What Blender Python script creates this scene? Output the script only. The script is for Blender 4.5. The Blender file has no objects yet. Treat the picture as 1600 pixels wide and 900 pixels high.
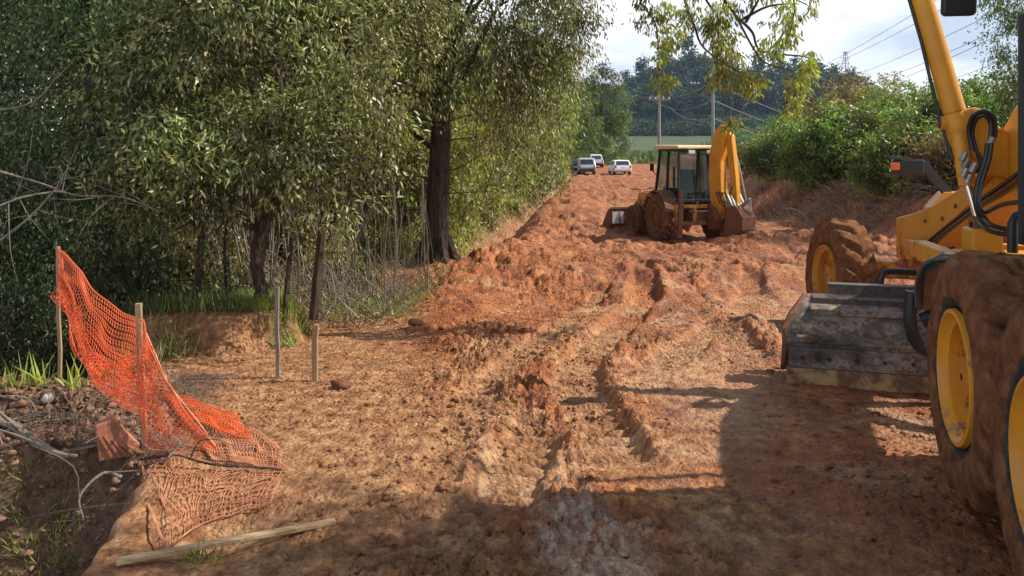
import bpy, math, random
import numpy as np
from mathutils import Vector, Matrix
R = math.radians
sc = bpy.context.scene
C = sc.collection
F = 1155.0; CZ = 1.8; HY = 250.0     # focal length in photo pixels, camera height, horizon row

# ------------------------------------------------------------------ camera, world, sun
cam = bpy.data.objects.new('camera', bpy.data.cameras.new('camera')); C.objects.link(cam)
cam.location = (0, 0, CZ); cam.rotation_euler = (R(90), 0, 0)
cam.data.sensor_width = 36; cam.data.lens = 36*F/1600; cam.data.shift_y = -200/1600
cam.data.clip_start = 0.05; cam.data.clip_end = 5000
sc.camera = cam
SUN_EL, SUN_AZ = 45.0, 86.0            # azimuth clockwise from +Y (away from the camera)
w = bpy.data.worlds.new('World'); sc.world = w; w.use_nodes = True
nt = w.node_tree; nt.nodes.clear()
def N(nt, t, **k):
    n = nt.nodes.new(t)
    for a, b in k.items():
        if a.startswith('i_'):
            n.inputs[int(a[2:]) if a[2:].isdigit() else a[2:].replace('_', ' ')].default_value = b
        else: setattr(n, a, b)
    return n
L = nt.links.new
out = N(nt, 'ShaderNodeOutputWorld')
sky = N(nt, 'ShaderNodeTexSky', sky_type='NISHITA', sun_disc=False, sun_elevation=R(SUN_EL), sun_rotation=R(SUN_AZ))
b1 = N(nt, 'ShaderNodeBackground'); b1.inputs[1].default_value = 0.10; L(sky.outputs[0], b1.inputs[0])
tc = N(nt, 'ShaderNodeTexCoord')
sep = N(nt, 'ShaderNodeSeparateXYZ'); L(tc.outputs['Generated'], sep.inputs[0])
mp = N(nt, 'ShaderNodeMapping'); mp.inputs['Scale'].default_value = (1, 1, 3.0); L(tc.outputs['Generated'], mp.inputs[0])
n1 = N(nt, 'ShaderNodeTexNoise'); n1.inputs['Scale'].default_value = 2.6; n1.inputs['Detail'].default_value = 7; n1.inputs['Roughness'].default_value = .55
L(mp.outputs[0], n1.inputs['Vector'])
n2 = N(nt, 'ShaderNodeTexNoise'); n2.inputs['Scale'].default_value = 1.4; n2.inputs['Detail'].default_value = 4; L(mp.outputs[0], n2.inputs['Vector'])
cr = N(nt, 'ShaderNodeValToRGB'); L(n1.outputs['Fac'], cr.inputs[0])
cr.color_ramp.elements[0].position = .36; cr.color_ramp.elements[0].color = (.46, .54, .66, 1)
cr.color_ramp.elements[1].position = .60; cr.color_ramp.elements[1].color = (1.02, 1.04, 1.06, 1)
e = cr.color_ramp.elements.new(.48); e.color = (.76, .80, .86, 1)
b2 = N(nt, 'ShaderNodeBackground'); b2.inputs[1].default_value = 1.15; L(cr.outputs[0], b2.inputs[0])
mk = N(nt, 'ShaderNodeMapRange'); mk.inputs[1].default_value = .34; mk.inputs[2].default_value = .42; mk.inputs[3].default_value = .55; mk.inputs[4].default_value = 1
L(n2.outputs['Fac'], mk.inputs[0])
el = N(nt, 'ShaderNodeMapRange'); el.inputs[1].default_value = .30; el.inputs[2].default_value = .62; el.inputs[3].default_value = 1; el.inputs[4].default_value = .12; L(sep.outputs[2], el.inputs[0])
mm2 = N(nt, 'ShaderNodeMath', operation='MULTIPLY'); L(mk.outputs[0], mm2.inputs[0]); L(el.outputs[0], mm2.inputs[1])
ms = N(nt, 'ShaderNodeMixShader'); L(mm2.outputs[0], ms.inputs[0]); L(b1.outputs[0], ms.inputs[1]); L(b2.outputs[0], ms.inputs[2])
L(ms.outputs[0], out.inputs[0])

sl = bpy.data.lights.new('sun', 'SUN'); so = bpy.data.objects.new('sun', sl); C.objects.link(so)
sl.energy = 5.0; sl.angle = R(.6); sl.color = (1.0, .93, .82)
sd = Vector((math.sin(R(SUN_AZ))*math.cos(R(SUN_EL)), math.cos(R(SUN_AZ))*math.cos(R(SUN_EL)), math.sin(R(SUN_EL))))
so.rotation_euler = sd.to_track_quat('Z', 'Y').to_euler()
sc.view_settings.view_transform = 'Standard'; sc.view_settings.look = 'None'
sc.view_settings.exposure = 0.32; sc.view_settings.gamma = 1
sc.render.engine = 'CYCLES'
sc.cycles.max_bounces = 6; sc.cycles.transparent_max_bounces = 8; sc.cycles.use_denoising = True
sc.cycles.diffuse_bounces = 3; sc.cycles.glossy_bounces = 3; sc.cycles.transmission_bounces = 4

# ------------------------------------------------------------------ noise
_rng = np.random.RandomState(7)
_perm = np.tile(_rng.permutation(256), 4)
_ga = _rng.rand(256)*2*np.pi; _gx, _gy = np.cos(_ga), np.sin(_ga)
def pn(x, y, s=0):
    x = np.asarray(x, float)+s*17.31; y = np.asarray(y, float)+s*9.77
    xi = np.floor(x).astype(int); yi = np.floor(y).astype(int); fx = x-xi; fy = y-yi
    u = fx*fx*fx*(fx*(fx*6-15)+10); v = fy*fy*fy*(fy*(fy*6-15)+10)
    def g(ix, iy, dx, dy):
        h = _perm[_perm[ix & 255]+(iy & 255)]; return _gx[h]*dx+_gy[h]*dy
    a = g(xi, yi, fx, fy); b = g(xi+1, yi, fx-1, fy); c = g(xi, yi+1, fx, fy-1); d = g(xi+1, yi+1, fx-1, fy-1)
    return ((a+(b-a)*u)*(1-v)+(c+(d-c)*u)*v)*1.5
def fbm(x, y, o=4, s=0, g=.5):
    r = 0; a = 1.
    for i in range(o): r = r+a*pn(x*2**i, y*2**i, s+i*3); a *= g
    return r
def billow(x, y, o=3, s=0):
    r = 0; a = 1.
    for i in range(o): r = r+a*(np.abs(pn(x*2**i, y*2**i, s+i*5))); a *= .55
    return r
def ss(t): t = np.clip(t, 0, 1); return t*t*(3-2*t)
def seg_dist(x, y, pts):
    best = np.full(np.shape(x), 1e9); par = np.zeros(np.shape(x)); acc = 0.
    for (a, b) in zip(pts[:-1], pts[1:]):
        dx, dy = b[0]-a[0], b[1]-a[1]; l2 = dx*dx+dy*dy; l = math.sqrt(l2)
        t = np.clip(((x-a[0])*dx+(y-a[1])*dy)/l2, 0, 1)
        px, py = x-(a[0]+t*dx), y-(a[1]+t*dy)
        d = np.sqrt(px*px+py*py); m = d < best
        best = np.where(m, d, best); par = np.where(m, acc+t*l, par); acc += l
    return best, par

# ------------------------------------------------------------------ terrain height
def fp(px, py, z=0.): Y = (CZ-z)*F/(py-HY); return ((px-800)/F*Y, Y)
RUTS = [([fp(770, 830), fp(785, 760), fp(830, 680), fp(850, 640)], .20, .09, .28),
        ([fp(1300, 560), fp(1240, 490, -.1), fp(1150, 430, -.3), fp(1000, 392, -.45)], .30, .07, .45), ([fp(1180, 560), fp(1120, 480, -.1), fp(1050, 430, -.3), fp(930, 395, -.4)], .22, .07, .36),
        ([fp(1000, 745), fp(965, 700), fp(925, 640), fp(895, 590), fp(905, 555), fp(960, 500, -.1), fp(1010, 450, -.2), fp(1000, 410, -.35)], .21, .10, .30),
        ([fp(700, 640), fp(800, 560), fp(880, 490, -.1), fp(960, 430, -.3)], .14, .04, .2),
        ([fp(1000, 580), fp(1120, 500, -.1), fp(1170, 450, -.2), fp(1180, 400, -.35)], .2, .06, .3),
        ([fp(640, 900), fp(700, 700), fp(760, 600)], .14, .025, .2),
        ([(5.5, 12), (6.2, 16), (7.6, 22), (10, 40), (13, 70)], .22, .09, .35),
        ([(7.4, 12), (8.1, 16), (9.2, 22), (11.6, 40), (14.6, 70)], .22, .08, .35),
        ([(1.6, 16), (3.4, 26), (6, 45), (9, 75)], .22, .07, .35)]
BERMS = [([fp(700, 470, -.2), fp(700, 430, -.3), fp(780, 415, -.35), fp(850, 380, -.4), fp(880, 372, -.45)], .5, .20),
         ([fp(850, 395, -.4), fp(960, 425, -.35), fp(1080, 455, -.25), fp(1190, 520, -.1)], .28, .12),
         ([fp(690, 500, -.1), fp(750, 460, -.2), fp(900, 440, -.3), fp(960, 455, -.3)], .35, .09),
         ([fp(1170, 385, -.5), fp(1260, 372, -.5), fp(1340, 385, -.5), fp(1420, 392, -.5)], .8, .26)]
def xl(y): return -1.35+(np.clip(y, 0, 400)-13.5)*.118
def base(x, y):
    z = np.interp(y, [-30, 4, 6.5, 9, 14, 21.5, 27, 40, 60, 85, 120, 160, 200, 320, 420, 900],
                  [0, 0, -.04, -.22, -.56, -.93, -.96, -.72, -.36, .12, .85, 2.2, 4.2, 13.8, 17, 30])
    far = ss((y-11.0)/3.0)
    e = x-xl(y)+.15*pn(x*.6, y*.6, 3)
    farw = far*(1-ss((y-110)/40))
    z = z+farw*(.36*ss((e+.1)/.9) - .75*np.exp(-((e+.75)/.55)**2) + .85*ss((-e-1.1)/1.6))
    z = z+.50*np.exp(-(((x-2.6)/2.0)**2+((y-33)/5.5)**2))+.22*np.exp(-(((x-.3)/.9)**2+((y-15.5)/2.2)**2))
    # right bank and rise under the shrubs
    xr = np.interp(y, [0, 12, 18, 28, 34, 60, 110], [13, 10.5, 9.6, 10.6, 10.4, 15, 22])
    rb = ss((x-xr+.3*pn(x*.4, y*.4, 8))/3.0)*ss((y-9)/5)*(1-ss((y-110)/40))
    z = z+1.45*rb+.9*ss((x-xr-3)/6)*ss((y-12)/6)*(1-ss((y-110)/40))
    # left: low bank, drop to the creek
    yy = np.maximum(y, .5)
    k = -x/yy
    nz = pn(x*1.3, y*1.3, 11)
    bank = ss((y-(7.15+.35*nz)-np.maximum(0, (x+2.6))*1.6)/.28)*ss((k-.275)/.03)*(1-ss((y-12)/4))
    z = z+.36*bank
    z = z-1.5*ss((k-.515+.03*nz)/.09)*ss((y-6.15-.2*nz)/.5)*(1-ss((y-60)/40))
    z = z-.9*ss((-x-6.5)/5)*ss((y-7)/4)*(1-ss((y-90)/40))
    # pit in front on the left
    pit = ss((-x-1.88-.10*(y-3)+.13*nz+.05*pn(x*5, y*5, 4))/.30)*ss((4.72+.16*nz-.05*(x+2)-y)/.30)
    z = z-(1.0+.3*ss((3.9-y)/.8))*pit
    pd = np.exp(-(np.maximum(0, np.sqrt(((x+2.3)/1.5)**2+((y-14.2)/1.0)**2)-.6)/.35)**2); z = z+(-.25-z)*pd
    z = z-.17*np.exp(-(((x+1.5)/.33)**2+((y-3.75)/.3)**2))
    return z
def full(x, y, info=False):
    x = np.asarray(x, float); y = np.asarray(y, float)
    z = base(x, y)
    e = x-xl(y)
    road = ss((x+1.9-.25*np.maximum(0, y-9))/1.8)*ss((y-2)/2)
    road = np.where(y > 12, ss((e+.4)/.8), ss((x-(-1.6+.05*y)+.5*pn(x*.7, y*.7, 5))/1.3))
    nearflat = ss((7.5-y)/3)*ss((x-.6)/2)          # compacted, shaded corner by the grader
    rough = .14+.86*road*(1-.45*nearflat)
    rough = np.maximum(rough, .8*ss(1-np.abs(x+2.85)/.9)*ss(1-np.abs(y-7.3)/.7))
    dr_, _ = seg_dist(x, y, [fp(690, 450, -.2), fp(700, 520), fp(770, 620), fp(850, 700)]); rough = rough*(1+.7*np.exp(-(dr_/.6)**2))
    rough = rough*(1-.6*np.exp(-(((x-.4)/.3)**2+((y-3.3)/.7)**2)))
    yy = np.maximum(y, .5)
    spoil = ss((-x/yy-.45)/.06)*ss((y-4.3)/.4)*(1-ss((y-6.4)/.6))
    rough = np.maximum(rough, spoil*1.25)
    lod = np.clip(1-(y-60)/60, .15, 1)
    patch = ss((fbm(x*.45, y*.45, 3, 21)+.10)/.45)
    z = z+lod*(.09*fbm(x*.5, y*.5, 3, 1)*(.3+.7*road)*ss((y-6)/6)
        + rough*(.30+.95*patch)*(.11*fbm(x*1.6, y*1.6, 3, 2)*(.25+.75*ss((y-6)/5)) + .044*(billow(x*4.5, y*4.5, 3, 5)-.35)+.032*(billow(x*11, y*11, 3, 9)-.35)*(.2+1.3*ss(fbm(x*2.2, y*2.2, 3, 91)+.4))+.020*fbm(x*24, y*24, 2, 19)+.010*pn(x*47, y*47, 29)) + .115*ss((y-9)/7)*road*(billow(x*1.0+y*.25, y*.42, 4, 71)-.35))
    z = z+.006*fbm(x*30, y*30, 2, 6)
    rm = np.zeros_like(z); bm_ = np.zeros_like(z); zs_ = base(x, y)
    shp_ = z.shape; X_, Y_, z, rm, bm_, zs_ = (np.array(q).ravel() for q in (x+0*z, y+0*z, z, rm, bm_, zs_))
    def near(pts, m_):
        px_ = [p[0] for p in pts]; py_ = [p[1] for p in pts]
        return np.nonzero((X_ > min(px_)-m_) & (X_ < max(px_)+m_) & (Y_ > min(py_)-m_) & (Y_ < max(py_)+m_))[0]
    for pts, wd, dp, rw in RUTS:
        I = near(pts, 1.0)
        if len(I) == 0: continue
        u, v, q = X_[I], Y_[I], z[I]
        wob = .04*pn(u*2, v*2, 13); d, s = seg_dist(u, v, pts); d = d+wob
        tot = sum(math.dist(p_, q_) for p_, q_ in zip(pts[:-1], pts[1:])); ends = ss(s/.5)*ss((tot-s)/.5); dp = dp*.8
        t = ss((wd*1.25-d)/(wd*.45))*ends
        q = q+(zs_[I]+.10*(q-zs_[I])-q)*t*(v < 12)-dp*t+dp*.30*np.exp(-((d-rw)/.08)**2)*(.8+.9*fbm(u*9, v*9, 3, 15))*ends
        q = q+t*.026*np.tanh(2.2*np.sin(s*2*np.pi/.15+d*9))*ss((fbm(u*2.3, v*2.3, 2, 93)+.5)/.5)*(v < 12)
        z[I] = q; rm[I] = np.maximum(rm[I], t)
    for pts, wd, hh in BERMS:
        I = near(pts, 2.0)
        if len(I) == 0: continue
        u, v = X_[I], Y_[I]; d, s = seg_dist(u, v, pts); t = np.exp(-(d/wd)**2); z[I] += hh*t*(.75+.4*fbm(u*2.2, v*2.2, 4, 31)); bm_[I] = np.maximum(bm_[I], t)
    z, rm, bm_ = z.reshape(shp_), rm.reshape(shp_), bm_.reshape(shp_)
    if not info: return z
    return z, road, rm, bm_, spoil, nearflat
def H(x, y): return float(full(np.array([x]), np.array([y]))[0])
_GY = 2.6*1.004**np.arange(1250)
def G(px, py):                      # ground point seen at a photo pixel
    Y = _GY; X = (px-800)/F*Y; h = full(X, Y); i = int(np.argmax(CZ-(py-HY)/F*Y < h))
    return (float(X[i]), float(Y[i]), float(h[i]))
def W(px, py, Y): return Vector(((px-800)/F*Y, Y, CZ-(py-HY)/F*Y))

# ------------------------------------------------------------------ materials
def mat(name, f=None):
    m = bpy.data.materials.new(name); m.use_nodes = True; t = m.node_tree; t.nodes.clear()
    o = N(t, 'ShaderNodeOutputMaterial'); p = N(t, 'ShaderNodeBsdfPrincipled'); t.links.new(p.outputs[0], o.inputs[0])
    return m, t, p, o
def rgba(c): return (c[0], c[1], c[2], 1)
def noise(t, scale, detail=4, rough=.55, coord='Object', vec=None, stretch=None):
    n = N(t, 'ShaderNodeTexNoise'); n.inputs['Scale'].default_value = scale; n.inputs['Detail'].default_value = detail; n.inputs['Roughness'].default_value = rough
    c = N(t, 'ShaderNodeTexCoord'); s = c.outputs[coord]
    if stretch:
        m_ = N(t, 'ShaderNodeMapping'); m_.inputs['Scale'].default_value = stretch; t.links.new(s, m_.inputs[0]); s = m_.outputs[0]
    t.links.new(s, n.inputs['Vector']); return n.outputs['Fac']
def ramp(t, fac, stops):
    r = N(t, 'ShaderNodeValToRGB'); t.links.new(fac, r.inputs[0]); el = r.color_ramp.elements
    el[0].position, el[0].color = stops[0][0], rgba(stops[0][1]); el[1].position, el[1].color = stops[-1][0], rgba(stops[-1][1])
    for p, c in stops[1:-1]: q = el.new(p); q.color = rgba(c)
    return r.outputs[0]
def mix(t, fac, a, b, mode='MIX'):
    m = N(t, 'ShaderNodeMix', data_type='RGBA', blend_type=mode)
    for s, v in ((m.inputs[0], fac), (m.inputs[6], a), (m.inputs[7], b)):
        if isinstance(v, (int, float)): s.default_value = v
        elif isinstance(v, tuple): s.default_value = rgba(v)
        else: t.links.new(v, s)
    return m.outputs[2]
def mr(t, v, a, b, c=0., d=1.):
    m = N(t, 'ShaderNodeMapRange'); t.links.new(v, m.inputs[0])
    for i, q in enumerate((a, b, c, d)): m.inputs[i+1].default_value = q
    return m.outputs[0]
def bump(t, p, h, strength, dist=.02):
    b = N(t, 'ShaderNodeBump'); b.inputs['Strength'].default_value = strength; b.inputs['Distance'].default_value = dist
    t.links.new(h, b.inputs['Height']); t.links.new(b.outputs[0], p.inputs['Normal'])
def setp(t, p, **k):
    for a, v in k.items():
        s = p.inputs[{'col': 'Base Color', 'rough': 'Roughness', 'metal': 'Metallic', 'spec': 'Specular IOR Level', 'coat': 'Coat Weight', 'trans': 'Transmission Weight', 'alpha': 'Alpha', 'emit': 'Emission Color', 'emits': 'Emission Strength'}[a]]
        if isinstance(v, (int, float)): s.default_value = v
        elif isinstance(v, tuple): s.default_value = rgba(v)
        else: t.links.new(v, s)

def mat_ground():
    m, t, p, o = mat('red_earth')
    a = N(t, 'ShaderNodeVertexColor', layer_name='earth'); sp = N(t, 'ShaderNodeSeparateColor'); t.links.new(a.outputs[0], sp.inputs[0])
    b = N(t, 'ShaderNodeVertexColor', layer_name='cover'); sb = N(t, 'ShaderNodeSeparateColor'); t.links.new(b.outputs[0], sb.inputs[0])
    f1 = noise(t, 9, 6, .65); f2 = noise(t, 60, 5, .7); f3 = noise(t, 1.6, 5, .6)
    tan = ramp(t, f1, [(.34, (.18, .076, .033)), (.5, (.37, .178, .078)), (.66, (.57, .325, .160))])
    fs_ = noise(t, 1.2, 7, .7, stretch=(1.6, .55, 1)); fm = N(t, 'ShaderNodeMath', operation='MULTIPLY_ADD'); fm.inputs[1].default_value = .5; t.links.new(f1, fm.inputs[0]); hf = N(t, 'ShaderNodeMath', operation='MULTIPLY'); hf.inputs[1].default_value = .5; t.links.new(fs_, hf.inputs[0]); t.links.new(hf.outputs[0], fm.inputs[2])
    red = ramp(t, fm.outputs[0], [(.36, (.12, .032, .012)), (.47, (.28, .088, .030)), (.56, (.44, .160, .054)), (.65, (.62, .33, .14))])
    r_ = N(t, 'ShaderNodeMath', operation='ADD'); t.links.new(sp.outputs[0], r_.inputs[0]); t.links.new(mr(t, f3, .35, .65, -.3, .3), r_.inputs[1]); r_.use_clamp = True
    c = mix(t, r_.outputs[0], tan, red)
    pale = ramp(t, f2, [(.3, (.48, .29, .155)), (.7, (.68, .46, .27))])
    pm = N(t, 'ShaderNodeMath', operation='MULTIPLY'); t.links.new(sp.outputs[1], pm.inputs[0]); t.links.new(mr(t, f1, .35, .6), pm.inputs[1]); pm.use_clamp = True
    c = mix(t, pm.outputs[0], c, pale)
    brown = ramp(t, f1, [(.3, (.075, .043, .027)), (.55, (.17, .098, .06)), (.75, (.28, .17, .11))])
    c = mix(t, sp.outputs[2], c, brown)
    gr = ramp(t, f3, [(.38, (.035, .065, .018)), (.5, (.065, .095, .030)), (.62, (.12, .12, .05))])
    c = mix(t, sb.outputs[0], c, gr)
    wm = N(t, 'ShaderNodeMath', operation='MULTIPLY'); t.links.new(sb.outputs[1], wm.inputs[0]); t.links.new(mr(t, noise(t, 14, 6, .7, stretch=(2, .6, 1)), .40, .62, .05, .85), wm.inputs[1])
    c = mix(t, wm.outputs[0], c, (.68, .54, .40))
    sm = mr(t, f2, .3, .7, .72, 1.2); hs = N(t, 'ShaderNodeHueSaturation'); t.links.new(c, hs.inputs['Color']); t.links.new(sm, hs.inputs['Value'])
    setp(t, p, col=hs.outputs[0], rough=mr(t, f1, .35, .65, .46, .92), spec=.32)
    h = N(t, 'ShaderNodeMath', operation='ADD'); t.links.new(noise(t, 38, 8, .75), h.inputs[0])
    vt = N(t, 'ShaderNodeTexVoronoi'); vt.inputs['Scale'].default_value = 26; tcv = N(t, 'ShaderNodeTexCoord'); 
    wv = N(t, 'ShaderNodeVectorMath', operation='ADD'); nw = N(t, 'ShaderNodeTexNoise'); nw.inputs['Scale'].default_value = 14; t.links.new(tcv.outputs['Object'], nw.inputs['Vector'])
    sc_ = N(t, 'ShaderNodeVectorMath', operation='SCALE'); sc_.inputs['Scale'].default_value = .09; t.links.new(nw.outputs['Color'], sc_.inputs[0]); t.links.new(tcv.outputs['Object'], wv.inputs[0]); t.links.new(sc_.outputs[0], wv.inputs[1]); t.links.new(wv.outputs[0], vt.inputs['Vector'])
    t.links.new(mr(t, vt.outputs['Distance'], 0, .7, 1.1, 0), h.inputs[1])
    bump(t, p, h.outputs[0], .85, .022)
    return m
def mat_simple(name, col, rough=.6, metal=0., var=.25, scale=8, bmp=0., spec=.5):
    m, t, p, o = mat(name)
    n = noise(t, scale, 5, .6)
    c = ramp(t, n, [(.3, tuple(x*(1-var) for x in col)), (.7, tuple(min(1, x*(1+var)) for x in col))])
    setp(t, p, col=c, rough=rough, metal=metal, spec=spec)
    if bmp: bump(t, p, noise(t, scale*5, 4), bmp, .01)
    return m
def mat_paint(name, col, mud=.35, zmud=1.0, rough=.42, mudcol=(.26, .10, .05)):
    m, t, p, o = mat(name)
    c0 = N(t, 'ShaderNodeTexCoord'); sx = N(t, 'ShaderNodeSeparateXYZ'); t.links.new(c0.outputs['Object'], sx.inputs[0])
    zz = mr(t, sx.outputs[2], zmud*.2, zmud*1.6, .22, -.10) if zmud else mr(t, sx.outputs[2], -1, 1, 0, .001)
    n = noise(t, 5, 8, .72)
    ad = N(t, 'ShaderNodeMath', operation='ADD'); t.links.new(n, ad.inputs[0]); t.links.new(zz, ad.inputs[1])
    k = mr(t, ad.outputs[0], .66-mud*.3, .72-mud*.2)
    fade = ramp(t, noise(t, 2.2, 5, .6), [(.3, tuple(x*.82 for x in col)), (.7, tuple(min(1, x*1.1) for x in col))])
    dust = mix(t, mr(t, noise(t, 14, 6, .7), .4, .75, 0, .35), fade, (.42, .24, .12))
    mc = ramp(t, noise(t, 22, 4), [(.3, tuple(x*.7 for x in mudcol)), (.7, tuple(x*1.35 for x in mudcol))])
    c = mix(t, k, dust, mc)
    setp(t, p, col=c, rough=mr(t, k, 0, 1, rough, .9), spec=.4)
    bump(t, p, noise(t, 30, 5), .25, .006)
    return m
def mat_tyre(name, cover=.5):
    m, t, p, o = mat(name)
    c0 = N(t, 'ShaderNodeTexCoord')
    n = noise(t, 3.5, 8, .7)
    sn = N(t, 'ShaderNodeSeparateXYZ'); t.links.new(c0.outputs['Normal'], sn.inputs[0]); ab = N(t, 'ShaderNodeMath', operation='ABSOLUTE'); t.links.new(sn.outputs[0], ab.inputs[0])
    so_ = N(t, 'ShaderNodeSeparateXYZ'); t.links.new(c0.outputs['Object'], so_.inputs[0]); cb = N(t, 'ShaderNodeCombineXYZ'); t.links.new(so_.outputs[1], cb.inputs[1]); t.links.new(so_.outputs[2], cb.inputs[2])
    ln = N(t, 'ShaderNodeVectorMath', operation='LENGTH'); t.links.new(cb.outputs[0], ln.inputs[0])
    ad = N(t, 'ShaderNodeMath', operation='ADD'); t.links.new(n, ad.inputs[0]); t.links.new(mr(t, ln.outputs['Value'], .39, .46, -.22, .24), ad.inputs[1])
    k = mr(t, ad.outputs[0], .66-cover*.3, .74-cover*.25)
    rub = ramp(t, noise(t, 20, 4), [(.3, (.035, .042, .046)), (.7, (.10, .105, .10))])
    mc = ramp(t, noise(t, 11, 7, .7), [(.3, (.10, .040, .020)), (.5, (.26, .108, .048)), (.7, (.42, .20, .10))])
    setp(t, p, col=mix(t, k, rub, mc), rough=.88, spec=.2)
    h = N(t, 'ShaderNodeMath', operation='ADD'); t.links.new(noise(t, 26, 7, .7), h.inputs[0]); t.links.new(noise(t, 90, 3, .6), h.inputs[1])
    bump(t, p, h.outputs[0], .9, .03)
    return m
def mat_leaf(name, cols, trans=.30, clump=1.3, rough=.5, spec=.35):
    m, t, p, o = mat(name)
    g = N(t, 'ShaderNodeNewGeometry')
    a = ramp(t, g.outputs['Random Per Island'], [(i/(len(cols)-1), c) for i, c in enumerate(cols)])
    n = noise(t, clump, 3, .5)
    hs = N(t, 'ShaderNodeHueSaturation'); t.links.new(a, hs.inputs['Color']); t.links.new(mr(t, n, .35, .65, .455, .52), hs.inputs['Hue']); t.links.new(mr(t, n, .34, .66, .35, 1.75), hs.inputs['Value'])  # tone varies by clump; wide value range paints deeper shade into the foliage
    setp(t, p, col=hs.outputs[0], rough=rough, spec=spec)
    tr = N(t, 'ShaderNodeBsdfTranslucent')
    t.links.new(mix(t, 1.0, hs.outputs[0], (1.5, 1.5, .75), 'MULTIPLY'), tr.inputs[0])
    mx = N(t, 'ShaderNodeMixShader'); mx.inputs[0].default_value = trans
    t.links.new(p.outputs[0], mx.inputs[1]); t.links.new(tr.outputs[0], mx.inputs[2]); t.links.new(mx.outputs[0], o.inputs[0])
    return m
def mat_bark(name, a, b, sc_=(9, 9, 1.6)):
    m, t, p, o = mat(name)
    n = noise(t, 2.5, 7, .7, stretch=sc_)
    setp(t, p, col=ramp(t, n, [(.35, a), (.65, b)]), rough=.9, spec=.2); bump(t, p, n, .8, .04)
    return m
def mat_glass(name, col=(.10, .16, .16), rough=.06):
    m, t, p, o = mat(name)
    setp(t, p, col=col, rough=rough, spec=.7)
    tr = N(t, 'ShaderNodeBsdfTransparent'); tr.inputs[0].default_value = (.78, .88, .86, 1)
    mx = N(t, 'ShaderNodeMixShader'); mx.inputs[0].default_value = .72
    t.links.new(p.outputs[0], mx.inputs[1]); t.links.new(tr.outputs[0], mx.inputs[2]); t.links.new(mx.outputs[0], o.inputs[0])
    return m

M = {}
M['ground'] = mat_ground()
M['clod'] = None
M['yellow'] = mat_paint('grader_yellow', (.70, .31, .015), mud=.30, zmud=.9)
M['yrim'] = mat_paint('rim_yellow', (.74, .31, .016), mud=.36, zmud=0, mudcol=(.34, .17, .09))
M['mudrim'] = mat_paint('muddy_rim', (.60, .24, .02), mud=.55, zmud=0, mudcol=(.30, .13, .06))
M['ydisc'] = mat_paint('disc_deep_tone', (.58, .21, .012), mud=.30, zmud=0, mudcol=(.26, .13, .07))  # wheel discs: deeper tone than the rim, for contrast in the dish
M['yback'] = mat_paint('loader_yellow', (.74, .32, .018), mud=.60, zmud=.9, mudcol=(.22, .09, .045))
M['yroof'] = mat_paint('roof_cream', (.90, .68, .38), mud=.0, zmud=0)
M['mudmetal'] = mat_paint('muddy_metal', (.07, .045, .032), mud=.62, zmud=1.5, mudcol=(.20, .085, .045))
M['darkmud'] = mat_paint('dark_muddy_metal', (.03, .028, .027), mud=.25, zmud=.3, mudcol=(.15, .09, .06))
M['black'] = mat_simple('black_metal', (.018, .019, .02), .45, 0, .3, 12)
M['hose'] = mat_simple('black_rubber', (.022, .02, .02), .4, 0, .4, 20)
M['chrome'] = mat_simple('chrome_rod', (.72, .70, .68), .18, 1.0, .1, 5)
M['steel'] = mat_simple('worn_steel', (.33, .31, .29), .45, .6, .4, 14, .3)
M['bluegrey'] = mat_paint('blue_grey_paint', (.075, .115, .15), mud=.15, zmud=.5, rough=.4)
M['tyremud'] = mat_tyre('tyre_muddy', .9); M['tyre'] = mat_tyre('tyre_rubber', .42); M['tyreback'] = mat_tyre('tyre_caked', 1.6)
M['glass'] = mat_glass('cab_glass', (.03, .045, .045)); M['carglass'] = mat_simple('car_glass', (.03, .04, .05), .08, 0, .2, 3, 0, .8)
M['white'] = mat_simple('white_paint', (.78, .79, .80), .28, 0, .06, 3); M['silver'] = mat_simple('silver_paint', (.50, .53, .56), .3, .3, .06, 3)
M['darkcar'] = mat_simple('dark_paint', (.05, .045, .045), .35, 0, .2, 3)
M['orange'] = mat_simple('orange_plastic', (.85, .13, .03), .45, 0, .25, 6)
M['orangelamp'] = mat_simple('orange_lens', (.75, .14, .03), .25, 0, .1, 6)
M['redlamp'] = mat_simple('red_lens', (.5, .02, .02), .25, 0, .1, 6)
M['net_dusty'] = mat_simple('dusty_net', (.54, .23, .12), .75, 0, .4, 9)
M['wood'] = mat_bark('stake_wood', (.26, .17, .09), (.50, .36, .21), (6, 6, .7)); M['plankwood'] = mat_bark('plank_wood', (.36, .23, .12), (.74, .54, .32), (.7, 9, 9))
M['greywood'] = mat_bark('pole_wood', (.18, .165, .15), (.34, .32, .29), (4, 4, .5))
M['barkdark'] = mat_bark('dark_bark', (.025, .018, .014), (.10, .072, .055)); M['barkbrown'] = mat_bark('brown_bark', (.028, .020, .015), (.11, .078, .056)); M['twig'] = mat_bark('grey_twigs', (.16, .13, .10), (.34, .29, .23))
M['concrete'] = mat_simple('pole_concrete', (.26, .255, .24), .85, 0, .15, 10)
M['wire'] = mat_simple('wire_metal', (.22, .22, .23), .5, .4, .1, 3)
M['stone'] = mat_simple('pale_stone', (.60, .52, .42), .85, 0, .2, 9, .5)
M['tanstone'] = mat_simple('tan_rock', (.50, .34, .20), .9, 0, .35, 12, .7)
M['darkclod'] = mat_simple('dark_clod_earth', (.16, .065, .035), .95, 0, .4, 14, .8)
M['brick'] = mat_simple('red_brick', (.36, .14, .08), .85, 0, .25, 12, .5)
M['leafdark'] = mat_leaf('leaves_dark', [(0.014, 0.034, 0.012), (0.038, 0.070, 0.024), (0.080, 0.120, 0.042), (0.320, 0.340, 0.190)], .30, 1.2, .38, .5)
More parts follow.
